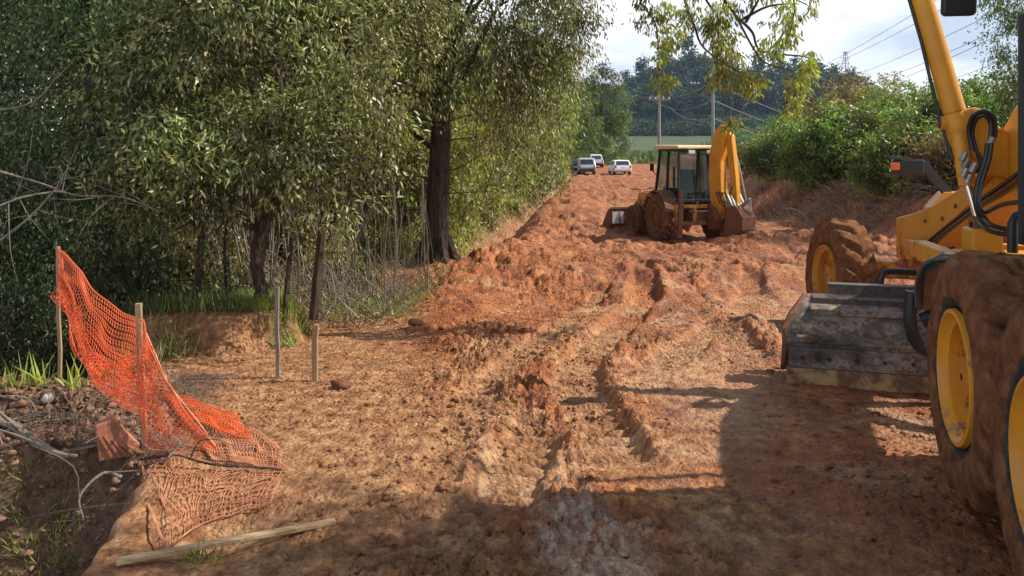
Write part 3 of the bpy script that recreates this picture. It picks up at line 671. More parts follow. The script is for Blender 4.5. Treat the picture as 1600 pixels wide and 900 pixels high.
tree('creeper_tree', 'far left tree half hidden by the dark one, sky through its top', 'tree', -9.6, 12.5,
     [(0, 0, 0), (.1, 0, 2), (.0, 0, 4), (.2, 0, 6.2)], .18, .07,
     [(.2, -.4, 3.2, 2.2, 1.2, 2.0), (2.0, 0, 4.4, 2.2, 1.6, 1.4), (0, -.2, 6.4, 2.0, 1.4, 1.2)],
     330, 55, .42, .13, .045, .6, M['leafdark'], M['barkdark'], LG, 14, 8)
# second line of trees, behind
BG = 'trees in the second line of the wood on the left'
for i, (x, y, hh, m_, lab) in enumerate([(-7.5, 15.5, 7.5, 'leafdark', 'tall dark tree deep in the wood behind the leftmost tree'), (-4.8, 16.5, 8, 'leafolive', 'deep wood tree behind the crooked stems'),
        (-3.4, 19, 8, 'leafolive', 'deep wood tree just left of the big black trunk'), (-11.5, 17, 9, 'leafdark', 'deep wood tree at the far left, mostly hidden'), (-6.2, 22, 9, 'leafdark', 'deep wood tree farthest back behind the leaning trunk')]):
    tree('woodland_tree', lab, 'tree', x, y, [(0, 0, 0), (.1, 0, hh*.3), (.0, 0, hh*.6), (.2, 0, hh*.85)], .2, .08,
         [(0, 0, hh*.35, 2.0, 1.3, hh*.28), (.2, 0, hh*.65, 2.4, 1.6, hh*.27), (.4, 0, hh*.9, 2.0, 1.5, hh*.16), (0, .2, hh*.16, 1.9, 1.0, hh*.13)],
         300, 44, .5, .20, .07, .7, M[m_], M['barkdark'], BG, 14, 20+i)
# right of the trunk: receding hedge of trees along the ditch
RG = 'trees lining the ditch up the road'
row = [(-2.0, 18.5, 5.4, 1.7, 'leafgold', 'dry olive tree just right of the big trunk'), (-1.5, 21.0, 6.3, 1.9, 'leafgold', 'loose olive tree second along the ditch'), (-1.3, 25.5, 7.6, 2.2, 'leafolive', 'round grey-green tree third along the ditch'),
       (-.5, 31, 7.6, 2.3, 'leafbright', 'fresh green tree halfway along the ditch'), (.8, 38, 8.0, 2.5, 'leafolive', 'olive tree past the fresh green one along the ditch'), (1.9, 47, 8.6, 2.8, 'leafbright', 'light green tree near the far end of the ditch'),
       (2.5, 58, 10.0, 2.8, 'leafbright', 'mid green tree before the parked cars'), (4.2, 72, 12.5, 3.1, 'leafmid', 'tall tree left of the parked cars'), (9.6, 106, 13.0, 4.0, 'leafmid', 'rounded tree right above the silver car roof'), (14.6, 112, 15.5, 4.2, 'leafmid', 'tall round-topped tree behind the parked cars'), (13.5, 130, 15.0, 4.6, 'leafmid', 'farthest tree of the row, in front of the hill')]
for i, (x, y, hh, rr, m_, lab) in enumerate(row):
    s_ = max(1., y/22.)
    tree('roadside_tree', lab, 'tree', x-.25*rr, y, [(0, 0, 0), (.05*hh*.2, 0, hh*.3), (0, 0, hh*.55), (.1, 0, hh*.8)], .02*hh, .01*hh,
         [(0, 0, hh*.28, rr*1.0, rr*.9, hh*.24), (.15*rr, 0, hh*.6, rr*.95, rr*.9, hh*.26), (.1*rr, 0, hh*.84, rr*.62, rr*.6, hh*.17), (-rr*.6, 0, hh*.5, rr*.8, rr*.7, hh*.3)],
         int(420 if y < 30 else 320), 56, .22*rr if y > 30 else .4, .13*s_**.7, .036*s_**.8, .7, M[m_], M['barkbrown'], RG, 12, 40+i, gap=-.05)
# undergrowth
UG = 'bushes at the foot of the wood'
for i, (px, py, Yo, rx, rz, m_, per, Ll, Wl, lab) in enumerate([
        (215, 480, .5, .85, .55, 'leaftan', 60, .085, .026, 'dry brownish fern-like bush right behind the orange net'),
        (330, 470, 1.1, .7, .5, 'leaftan', 50, .085, .024, 'dry bush at the feet of the crooked stems'),
        (60, 590, 1.4, 1.3, .75, 'leafdark', 60, .075, .030, 'dark low bush behind the leftmost fence post'),
        (150, 590, 1.0, .8, .55, 'leafdark', 60, .07, .028, 'dark bush in the hollow below the net'),
        (540, 455, .5, .55, .28, 'leafolive', 50, .09, .020, 'low grassy bush at the edge of the clearing'),
        (590, 430, 1.4, .8, .45, 'leafbright', 50, .10, .03, 'fresh green bush behind the small blue sack'),
        (705, 395, 3.2, .6, .45, 'leafbright', 50, .10, .034, 'light green bush right of the big trunk'),
        (800, 330, 5.0, 1.2, .7, 'leaftan', 50, .12, .034, 'dry bush on top of the ditch bank'),
        (620, 410, 3.5, 1.0, .7, 'leafolive', 50, .10, .03, 'olive bush in the shade left of the big trunk'),
        (450, 455, 2.2, 1.0, .6, 'leaftan', 50, .09, .026, 'tangled dry bush under the leaning tree')]):
    g = G(px, py)
    bush('undergrowth_bush', lab, g[0]*(g[1]+Yo)/g[1], g[1]+Yo, [(0, 0, rz*.8, rx, .5, rz), (rx*.5, 0, rz*.6, rx*.6, .4, rz*.7), (-rx*.5, .1, rz*.7, rx*.6, .4, rz*.8)], 80, per, .2, Ll, Wl, .4, M[m_], UG, i)

# grass, straw and twigs (masses)
def blades(name, pts, per, h, wd, m, label, cat, spread=.12, lean=.45, seed=0, up=1.):
    rs = np.random.RandomState(seed); P = np.repeat(np.array(pts, float), per, 0); n = len(P)
    P[:, :2] += rs.randn(n, 2)*spread; P[:, 2] = full(P[:, 0], P[:, 1])-.01
    D = rs.randn(n, 3)*lean; D[:, 2] = up; D /= np.linalg.norm(D, axis=1)[:, None]
    o = link(name, leaf_mesh(name, P, D, h*(.5+.8*rs.rand(n)), np.full(n, wd), rs, .3), m); return tag(o, label, cat, kind='stuff')
def area(poly_px, n, seed, zoff=0.):
    rs = np.random.RandomState(seed); out_ = []
    xs = [p[0] for p in poly_px]; ys = [p[1] for p in poly_px]
    while len(out_) < n:
        x, y = rs.uniform(min(xs), max(xs)), rs.uniform(min(ys), max(ys)); c = False; j = len(poly_px)-1
        for i in range(len(poly_px)):
            (xi, yi), (xj, yj) = poly_px[i], poly_px[j]
            if (yi > y) != (yj > y) and x < (xj-xi)*(y-yi)/(yj-yi)+xi: c = not c
            j = i
        if c: out_.append(G(x, y))
    return out_
def xy_area(x0, x1, y0, y1, n, seed):
    rs = np.random.RandomState(seed); return [(rs.uniform(x0, x1), rs.uniform(y0, y1), 0) for _ in range(n)]
pts = [(-2.3-1.55*a, 7.55+.9*b+.5*a*0, 0) for a, b in np.random.RandomState(5).rand(420, 2)]
blades('grass', pts, 15, .17, .008, M['grass'], 'bright green grass on top of the low earth bank', 'grass', .05, .4, 1)
blades('creek_grass', xy_area(-4.2, -3.1, 6.2, 8.2, 110, 6), 12, .26, .010, M['leafolive'], 'tall green grass rising behind the net', 'grass', .08, .4, 2)
blades('clearing_weeds', [(x, y, 0) for x, y, _ in xy_area(-3.1, -1.4, 9.6, 12.0, 150, 7)], 12, .24, .011, M['leafbright'], 'strappy weeds along the back of the clearing', 'weeds', .1, .7, 3)
blades('woodland_litter', xy_area(-9, -1.3, 9.0, 20, 1400, 8), 7, .34, .018, M['leaftan'], 'dry litter and stalks on the woodland floor', 'litter', .2, .9, 4)
blades('bank_straw', [(xl(y)-.9-1.5*a, y, 0) for a, y in zip(np.random.RandomState(9).rand(900), 12.5+np.random.RandomState(10).rand(900)**1.6*45)], 10, .34, .012, M['reddry'], 'reddish dry stems on the sunny ditch bank', 'straw', .12, .5, 5)
blades('verge_weeds', [(xl(y)-2.1-1.6*a, y, 0) for a, y in zip(np.random.RandomState(19).rand(700), 13+np.random.RandomState(20).rand(700)**1.5*60)], 10, .6, .03, M['leafolive'], 'weeds between the ditch bank and the trees', 'weeds', .2, .5, 6)
blades('pit_grass', [G(a, b) for a, b in [(rr_.uniform(-20, 130), rr_.uniform(825, 900)) for rr_ in [np.random.RandomState(11)] for _ in range(46)]+[(330-q*6, 880-q*3) for q in range(4)]], 14, .10, .007, M['grass'], 'patchy grass on the floor of the pit', 'grass', .05, .5, 7)
blades('spoil_weeds', [G(a, 606) for a in (5, 25, 40, 62, 70, 108, 114, 120)], 7, .26, .016, M['leafyellow'], 'strappy weeds sprouting at the back of the spoil heap', 'weeds', .03, .5, 17)
blades('far_verge', [(x, y, 0) for x, y, _ in xy_area(2, 60, 118, 170, 1500, 12)], 8, 1.5, .3, M['leafmid'], 'green scrub where the road meets the field', 'scrub', 1.5, .5, 8)
# twig tangle in the undergrowth
def tangle(name, pts, n, ln, r, m, label, cat, seed, flat=.5):
    rs = np.random.RandomState(seed); mb = MB()
    for i in range(n):
        b = pts[rs.randint(len(pts))]; b = Vector((b[0]+rs.randn()*.1, b[1]+rs.randn()*.1, 0)); b.z = H(b.x, b.y)+rs.rand()*.1
        d = Vector((rs.randn(), rs.randn()*.6, abs(rs.randn())*flat)).normalized()*ln*(.4+rs.rand())
        q = [b, b+d*.5+Vector(rs.randn(3)*.09*ln), b+d+Vector((0, 0, -.12*ln*rs.rand()))]
        mb.tube(spline(q, 3), [r*(1-.12*j) for j in range(7)], 3, False)
    o = mb.build(name, m); return tag(o, label, cat, kind='stuff')
tangle('twig_litter', [(x, y) for x, y, _ in xy_area(-3.3, -1.6, 8.6, 12, 200, 13)], 420, .8, .008, M['twig'], 'tangle of grey-brown twigs in front of the dark trunks', 'twigs', 1, .9)
tangle('spoil_roots', [(x, y) for x, y, _ in xy_area(-3.6, -1.95, 4.5, 5.3, 60, 14)], 70, .35, .005, M['twig'], 'thin torn roots poking from the spoil', 'roots', 2, .4)
tangle('pit_sticks', [(x, y) for x, y, _ in xy_area(-2.9, -2.0, 3.2, 4.5, 60, 15)], 50, .5, .006, M['barkbrown'], 'dark sticks lying down the face of the pit', 'sticks', 3, .5)

def lianas():
    rs = np.random.RandomState(21); mb = MB()
    for i in range(130):
        px = rs.uniform(300, 670); Y = rs.uniform(8.6, 11.5); a = W(px, rs.uniform(250, 340), Y); b = W(px+rs.randn()*14, rs.uniform(420, 490), Y+rs.randn()*.1)
        b.z = max(b.z, H(b.x, b.y)); mb.tube(spline([a, a.lerp(b, .5)+Vector((rs.randn()*.08, 0, 0)), b], 4), rs.choice([.004, .006, .012]), 4, False)
    o = mb.build('hanging_vines', M['twig']); tag(o, 'thin pale vines and dead stems hanging before the dark trunks', 'vines', kind='stuff')
lianas()
# right side: cut branches heap, shrubs
def heap_pts(n, x0, x1, y0, y1, s): return [(x, y) for x, y, _ in xy_area(x0, x1, y0, y1, n, s)]
blades('cut_straw', [(x, y, 0) for x, y in heap_pts(800, 10.3, 14.2, 22, 38, 16)], 9, .4, .016, M['reddry'], 'reddish dry straw covering the right bank', 'straw', .25, .6, 9, .8)
tangle('brush_pile', heap_pts(260, 10.4, 14.5, 21, 29, 17), 480, 1.0, .013, M['twig'], 'grey heap of cut branches below the shrubs', 'brush pile', 4, .35)
SG = 'shrubs heaped on the right bank'
shr = [(1222, 37, 2.7, 1.7, 'leafbush', 'low dark shrub left end of the right bank, beside the loader boom'), (1285, 31, 3.3, 1.7, 'leafbush', 'fresh green shrub above the reddish straw'), (1345, 30, 3.6, 2.2, 'leafbush', 'bright leafy shrub above the cut branches'),
       (1330, 36, 5.5, 2.6, 'leafbushb', 'brownish shrub forming the highest hump of the bank'), (1400, 33, 4.6, 2.3, 'leafbush', 'green shrub behind the bright leafy one'), (1450, 27, 3.9, 1.8, 'leafbush', 'shrub in front of the yellow lift cylinder'),
       (1410, 24.5, 2.6, 1.4, 'leafbush', 'low green shrub beside the grader lamp bracket'), (1470, 34, 5.0, 2.3, 'leafbush', 'back shrub seen on both sides of the lift cylinder'), (1530, 30, 4.6, 2.0, 'leafbush', 'shrub right of the lift cylinder'),
       (1240, 40, 3.4, 2.0, 'leafbush', 'far shrub left of the hump'), (1185, 46, 2.2, 2.0, 'leafbushb', 'far small shrub directly behind the loader boom'), (1600, 26, 4.4, 2.0, 'leafbush', 'shrub at the far right behind the grader frame'), (1270, 42, 4.8, 2.6, 'leafbush', 'far shrub filling behind the hump'), (1500, 22, 2.2, 1.4, 'leafbushb', 'low weedy shrub seen under the grader frame')]
for i, (px, Y, top, rr, m_, lab) in enumerate(shr):
    X = (px-800)/F*Y; z = H(X, Y); hh = top+.7-z*.0
    hh = max(1.4, hh-z)
    bush('bank_shrub', lab, X, Y, [(0, 0, hh*.36, rr*1.1, rr*.8, hh*.38), (rr*.45, -.2, hh*.6, rr*.6, rr*.5, hh*.36), (-rr*.45, -.1, hh*.5, rr*.65, rr*.5, hh*.36), (.1, 0, hh*.8, rr*.5, rr*.4, hh*.22)], 240, 58, .42, .17, .062, .35, M[m_], SG, 60+i, z=z-.1, gap=-.02)
g = (15.6, 21.0)
tree('slender_tree', 'tall small-leaved tree at the right edge beside the grader', 'tree', 14.9, 20.5, [(0, 0, 0), (.1, 0, 2), (.0, 0, 4), (.2, 0, 6.5)], .14, .05,
     [(-.3, 0, 3.8, 1.3, 1.2, 1.5), (-.6, 0, 5.4, 1.3, 1.1, 1.3), (.4, 0, 6.8, 1.6, 1.4, 1.1), (-.2, 0, 2.0, 1.4, 1.2, 1.2)], 260, 46, .42, .12, .04, .6, M['leafmid'], M['barkbrown'], None, 16, 90, gap=.1)

tree('shade_tree', 'leafy tree standing right of the grader outside the photo, its shadow across the foreground', 'tree', 7.0, .6, [(0, 0, 0), (.1, 0, 2), (.0, 0, 4), (-.2, .2, 7), (-.4, .8, 8.8)], .2, .08,  # unseen tree added to shade the foreground; crown blobs placed for the shadow
     [(-1.2, 1.9, 9.0, 2.3, 1.7, 1.0), (-.5, 1.85, 7.5, 2.2, 1.8, 1.0), (-.3, .9, 5.4, 2.4, 2.0, 1.1), (-2.2, .6, 4.2, 1.7, 1.7, .8), (-3.0, .2, 3.4, 1.2, 1.5, .6), (1.2, -1.5, 5.0, 2.2, 1.8, 1.3), (0, -2.5, 4.4, 2.2, 1.6, 1.2)], 800, 95, .42, .15, .05, .5, M['leafmid'], M['barkbrown'], None, 18, 95)
# drooping sprays above the road (twigs of the limb of the big tree) : a tree of their own position
def hanging():
    Yb = 8.6; rs = np.random.RandomState(12)
    root = empty('overhanging_branch', W(1110, -160, Yb), 0, 'thin leafy branch hanging into the sky above the road', 'branch')
    o0 = root.location
    def w(px, py, dY=0): return W(px, py, Yb+dY)-o0
    mb = MB()
    limbs = [[(960, -120), (1000, -60), (1000, 0), (1025, 40), (1030, 120)], [(1050, -100), (1085, -30), (1110, 10), (1122, 30), (1120, 130)], [(1050, -100), (1070, 0), (1085, 40), (1100, 75), (1150, 110), (1180, 118)],
             [(1110, -120), (1130, -10), (1150, 25), (1180, 80), (1200, 100), (1240, 110)], [(1150, 25), (1175, 50), (1190, 80), (1255, 88), (1268, 95)], [(1110, -120), (1200, -30), (1240, 0), (1235, 50)],
             [(1160, 30), (1200, 10), (1245, 5)], [(1110, -120), (1170, -40), (1225, -10), (1262, 8)], [(1165, 35), (1185, 0), (1200, -30)]]
    for i, l_ in enumerate(limbs):
        d = rs.randn()*.3; pp = spline([w(a, b, d*j/3) for j, (a, b) in enumerate(l_)], 5); n = len(pp); mb.tube(pp, [.018*(1-.8*j/n)+.002 for j in range(n)], 5, False)
    mb.tube(spline([w(960, -120), w(1050, -100), w(1110, -120), Vector((-1.0, 1.2, .75)), Vector((-2.2, 3.4, 1.6))], 5), [.022+.0016*i for i in range(21)], 6)
    mb.build('twigs', M['barkbrown'], root, True)
    cl = []
    def add(px, py, sx, sy, n, Yv=.25):
        for _ in range(n): cl.append((px+rs.randn()*sx, py+rs.randn()*sy, rs.randn()*Yv))
    add(1030, 20, 12, 18, 16); add(1045, 60, 9, 14, 12); add(1072, 30, 9, 12, 9); add(1005, 5, 14, 8, 6); add(1030, 80, 7, 6, 4)
    add(1128, 45, 12, 20, 26); add(1132, 85, 13, 16, 22); add(1160, 112, 12, 10, 11); add(1108, 35, 8, 8, 6); add(1182, 125, 7, 8, 7); add(1120, 120, 5, 10, 6)
    add(1225, 20, 14, 14, 14); add(1235, 45, 10, 10, 9); add(1215, 72, 9, 8, 7); add(1195, 60, 5, 8, 3); add(1265, 5, 6, 8, 3); add(1085, 0, 25, 8, 8); add(1170, -15, 40, 10, 12)
    for t in np.linspace(0, 1, 14): add(1268-34*t, 85+78*t, 5, 6, 2, .12)
    add(1035, 122, 8, 6, 8, .1); add(1135, 190, 8, 6, 0)
    c = np.array([tuple(w(a, b, d)) for a, b, d in cl])
    P, D, a, b = foliage(rs, c, 22, .10, .078, .021, 1.0)
    link('foliage', leaf_mesh('foliage', P, D, a, b, rs), M['leafyellow'], root)
    for (px, py, dy) in ((1035, 115, 0), (1142, 190, .05)):
        mbv = MB(); mbv.tube(spline([w(px-3, py-110, dy), w(px+2, py-50, dy), w(px, py, dy)], 4), .004, 3, False); mbv.build('vine', M['twig'], root)
    cc = np.array([tuple(w(1142+rs.randn()*8, 186+rs.randn()*5, .05)) for _ in range(9)])
    P, D, a, b = foliage(rs, cc, 14, .07, .08, .022, .9)
    link('leaf_tuft', leaf_mesh('leaf_tuft', P, D, a, b, rs), M['leafyellow'], root)
hanging()

# ------------------------------------------------------------------ far field, hill, forest
def hill_h(x, y):
    h = 25*np.exp(-(((x-88)/34)**2))*ss((y-290)/110)+23*np.exp(-(((x-160)/np.where(x > 160, 33, 48))**2))*ss((y-300)/110)-3*np.exp(-(((x-205)/20)**2))
    return h
def hz(x, y): return base(x, y)+hill_h(x, y)-.5
def build_hill():
    xs = np.linspace(-120, 420, 110); ys = np.linspace(285, 620, 60); X, Y = np.meshgrid(xs, ys); x = X.ravel(); y = Y.ravel()
    z = hz(x, y)-1.5*ss((300-y)/15); nc = len(xs); i = (np.arange(len(ys)-1)[:, None]*nc+np.arange(nc-1)[None]).ravel()
    o = link('hill', mesh_np('hill', np.stack([x, y, z], 1), np.stack([i, i+1, i+nc+1, i+nc], 1), True), mat_simple('hill_soil', (.05, .06, .03), .9)); tag(o, 'distant hill under the dark wood', 'hill', kind='structure')
build_hill()
def far_template(rs, hh, rr, kind):
    # slender plantation tree: bare stem, high uneven crown
    cl = crown_pts(rs, [(0, 0, hh*.62, rr, rr, hh*.20), (rr*.3, 0, hh*.82, rr*.75, rr*.7, hh*.15), (-rr*.3, 0, hh*.45, rr*.6, rr*.6, hh*.14)], 26, -.1, .3)
    return foliage(rs, cl, 16, rr*.33, rr*.36, rr*.2, .3)
def far_wood():
    rs = np.random.RandomState(31); Ps = []; Ds = []; Ls = []; Ws = []; mb = MB()
    T = [far_template(rs, 1., .16, 0) for _ in range(5)]; n = 0
    while n < 620:
        y = 300+rs.rand()*120; x = (rs.uniform(940, 1400)-800)/F*y
        if hill_h(x, y) < 4.5: continue
        if pn(np.array([x*.03]), np.array([y*.03]), 4)[0] < -.45: continue
        z = hz(np.array([x]), np.array([y]))[0]; s = 15*(.55+.6*rs.rand()); P, D, a, b = T[rs.randint(5)]
        Ps.append(P*np.array([s*1.3, s*1.3, s])+np.array([x, y, z])); Ds.append(D); Ls.append(a*s*1.2); Ws.append(b*s*1.2); n += 1
    # bushy understorey on the lower flanks
    for _ in range(650):
        y = 285+rs.rand()*70; x = (rs.uniform(970, 1300)-800)/F*y; z = hz(np.array([x]), np.array([y]))[0]; s = 7*(.6+.6*rs.rand()); P, D, a, b = T[rs.randint(5)]
        Ps.append(P*np.array([s*2.6, s*2.6, s])+np.array([x, y, z-.35*s])); Ds.append(D); Ls.append(a*s*1.6); Ws.append(b*s*1.6)
    rv = np.random.RandomState(8); VP = []; VD = []; VL = []; VW = []
    for _ in range(150):
        y = 225+rv.rand()*60; x = (rv.uniform(1120, 1420)-800)/F*y; z = hz(np.array([x]), np.array([y]))[0]; q = 9*(.6+.6*rv.rand())*(.55+.45*ss((x/y*F+800-1120)/60.)); P, D, a, b = T[rv.randint(5)]
        VP.append(P*np.array([q*2.4, q*2.4, q])+np.array([x, y, z-.35*q])); VD.append(D); VL.append(a*q*1.5); VW.append(b*q*1.5)
    o = link('valley_scrub', leaf_mesh('valley_scrub', np.concatenate(VP), np.concatenate(VD), np.concatenate(VL), np.concatenate(VW), rv), M['leafmid']); tag(o, 'rounded green scrub at the foot of the distant hill', 'scrub', kind='stuff')
    o = link('far_woods', leaf_mesh('far_woods', np.concatenate(Ps), np.concatenate(Ds), np.concatenate(Ls), np.concatenate(Ws), rs), M['leaffar']); tag(o, 'dark blue-green wood covering the distant hill', 'woods', kind='stuff')
far_wood()
def haze():
    mb = MB(); mb.box((150, 320, 40), (1500, 760, 112)); o = mb.build('haze', None); m = bpy.data.materials.new('haze_air'); m.use_nodes = True; t = m.node_tree; t.nodes.clear()
    oo = N(t, 'ShaderNodeOutputMaterial'); v = N(t, 'ShaderNodeVolumePrincipled'); v.inputs['Color'].default_value = (.50, .70, 1.0, 1); v.inputs['Density'].default_value = .0002; v.inputs['Anisotropy'].default_value = .0
    t.links.new(v.outputs[0], oo.inputs['Volume']); o.data.materials.append(m); tag(o, 'thin bluish air haze over the valley', 'haze', kind='stuff')
haze()
def skyline():
    rs = np.random.RandomState(77); protos = []
    for k in range(4):
        hh = 20+2.5*k; cl = crown_pts(rs, [(0, 0, hh*.72, hh*.16, hh*.16, hh*.17), (hh*.05, 0, hh*.9, hh*.11, hh*.1, hh*.09)], 40, 0, .3)
        P, D, a, b = foliage(rs, cl, 14, hh*.06, hh*.06, hh*.035, .3); tm = MB(); tm.tube([(0, 0, -1), (.1, 0, hh*.5), (0, 0, hh*.85)], [.3, .22, .1], 5)
        protos.append((leaf_mesh('crown', P, D, a, b, rs), tm))
    words = ['directly over the loader cab', 'left shoulder of the hill', 'left crest above the wooden pole', 'crest between pole and branch', 'crest under the hanging branch', 'dip in the middle of the crest', 'crest right of the dip', 'crest under the yellow spray', 'right crest', 'right crest beside the pylon', 'right shoulder of the hill', 'slope above the shrubs']
    for i, px in enumerate([980, 1002, 1040, 1075, 1100, 1145, 1185, 1215, 1245, 1275, 1300, 1328]):
        y = 405+rs.rand()*15; x = (px-800)/F*y; k = i % 4
        r = empty('skyline_tree', (x, y, hz(np.array([x]), np.array([y]))[0]), rs.rand()*6, 'tall thin dark tree on the hill skyline, '+words[i], 'tree', 'tall trees on the hill skyline')
        c = link('crown', protos[k][0], None, r)
        if not protos[k][0].materials: protos[k][0].materials.append(M['leaffar'])
        protos[k][1].build('trunk', M['barkdark'], r, True)
skyline()

# ------------------------------------------------------------------ poles, wires, pylon
def pole(px, ytop, Y, lab, arm, r0, m, ai=0):
    X = (px-800)/F*Y; z0 = H(X, Y); zt = CZ-(ytop-HY)/F*Y
    root = empty('utility_pole', (X, Y, z0), 0, lab, 'utility pole', 'utility poles beyond the works')
    mb = MB(); mb.tube([(0, 0, -.2), (0, 0, (zt-z0)*.5), (0, 0, zt-z0)], [r0, r0*.85, r0*.65], 10); mb.build('pole', m, root, True)
    if arm:
        mb = MB(); mb.box((0, -.2, zt-z0-.9), (2.2, .12, .14)); mb.bar((-.7, -.2, zt-z0-.95), (0, -.12, zt-z0-1.6), .04, .04); mb.bar((.7, -.2, zt-z0-.95), (0, -.12, zt-z0-1.6), .04, .04); mb.build('crossarm', M['greywood'], root)
        for dx in (-.95, -.4, .4, .95):
            mb = MB(); mb.lathe([(0, .0), (0, .05), (.06, .08), (.1, .04), (.16, .06), (.2, .0)], (dx, -.2, zt-z0-.82), 8, (0, 0, 1)); mb.build('insulator', M['white'], root, True)
    else:
        mb = MB(); mb.box((0, -.14, zt-z0-2.2), (.3, .1, 1.1)); mb.build('bracket', M['wire'], root)
    return X, Y, zt
p1 = pole(1030, 142, 74, 'wooden power pole with crossarm behind the loader cab', True, .19, M['greywood'])
p2 = pole(1114, 78, 50, 'bare tall pole right of the crossarm pole, top lost in hanging leaves', False, .13, M['concrete'])
def cable(name, a, b, sag, r, lab, cat, group, n=16):
    a, b = Vector(a), Vector(b); mb = MB()
    pts = [a.lerp(b, i/n)-Vector((0, 0, 4*sag*(i/n)*(1-i/n))) for i in range(n+1)]
    mb.tube(pts, r, 4, False); o = mb.build(name, M['wire'], None); return tag(o, lab, cat, group)
for k, (dx, sg) in enumerate(((-.95, .5), (-.4, .7), (.95, .6))):
    cable('overhead_wire', (p1[0]+dx, p1[1]-.2, p1[2]-.6), (p1[0]-34, p1[1]+10, p1[2]+1.5+k*.0-k*.9), sg, .022, ['top', 'middle', 'lowest'][k]+' wire running left from the crossarm pole', 'wire', 'wires strung between the poles')
    cable('overhead_wire', (p1[0]+dx, p1[1]-.2, p1[2]-.6-k*.5), (p2[0], p2[1], p2[2]-2.2-k*1.2), sg, .018, ['top', 'middle', 'lowest'][k]+' wire from the crossarm pole to the bare pole', 'wire', 'wires strung between the poles')
    cable('overhead_wire', (p2[0], p2[1], p2[2]-2.2-k*1.2), (p2[0]+40, p2[1]+55, 5.5-k*1.5), 1.2, .03, ['top', 'middle', 'lowest'][k]+' wire from the bare pole toward the right bank', 'wire', 'wires strung between the poles')
def pylon():
    Y = 400; X = (1321-800)/F*Y; zt = CZ+(HY-80)/F*Y; z0 = hz(np.array([X]), np.array([float(Y)]))[0]; hh = zt-z0
    root = empty('transmission_tower', (X, Y, z0), .3, 'small lattice pylon on the hilltop', 'pylon'); b = hh*.10
    mb = MB()
    for sx in (-1, 1):
        for sy in (-1, 1): mb.bar((sx*b, sy*b, 0), (sx*.5, sy*.5, hh), .22, .22)
    for k in range(9):
        t0, t1 = k/9, (k+1)/9; w0 = b+(.5-b)*t0; w1 = b+(.5-b)*t1
        for sy in (-1, 1): mb.bar((-w0, sy*w0, hh*t0), (w1, sy*w1, hh*t1), .12, .12); mb.bar((w0, sy*w0, hh*t0), (-w1, sy*w1, hh*t1), .12, .12)
        for sx in (-1, 1): mb.bar((sx*w0, -w0, hh*t0), (sx*w1, w1, hh*t1), .12, .12)
    mb.build('lattice', M['wire'], root)
    for k, (z, l_) in enumerate(((.98, 2.6), (.88, 3.6), (.78, 2.8))):
        mb = MB(); mb.bar((-l_, 0, hh*z), (l_, 0, hh*z), .2, .25); mb.build('crossarm', M['wire'], root)
    return X, Y, zt
T = pylon()
for k, (a, b, wd) in enumerate([((1292, 99), (1424, 18), 'uppermost'), ((1304, 99), (1470, 9), 'second'), ((1341, 115), (1507, 37), 'third'), ((1369, 126), (1521, 58), 'fourth'), ((1376, 134), (1526, 65), 'fifth'), ((1424, 141), (1549, 95), 'lowest')]):
    # run from near the pylon towards and over the right bank
    sl_ = (b[1]-a[1])/(b[0]-a[0]); x2 = 1700; y2 = a[1]+sl_*(x2-a[0])
    p_a = W(a[0], a[1], 380-k*6); p_b = W(x2, y2, 120-k*4)
    cable('power_line', p_a, p_b, 1.2, .085 if k < 5 else .07, wd+' of the high-voltage lines rising to the right', 'power line', 'high-voltage lines in the sky', 24)

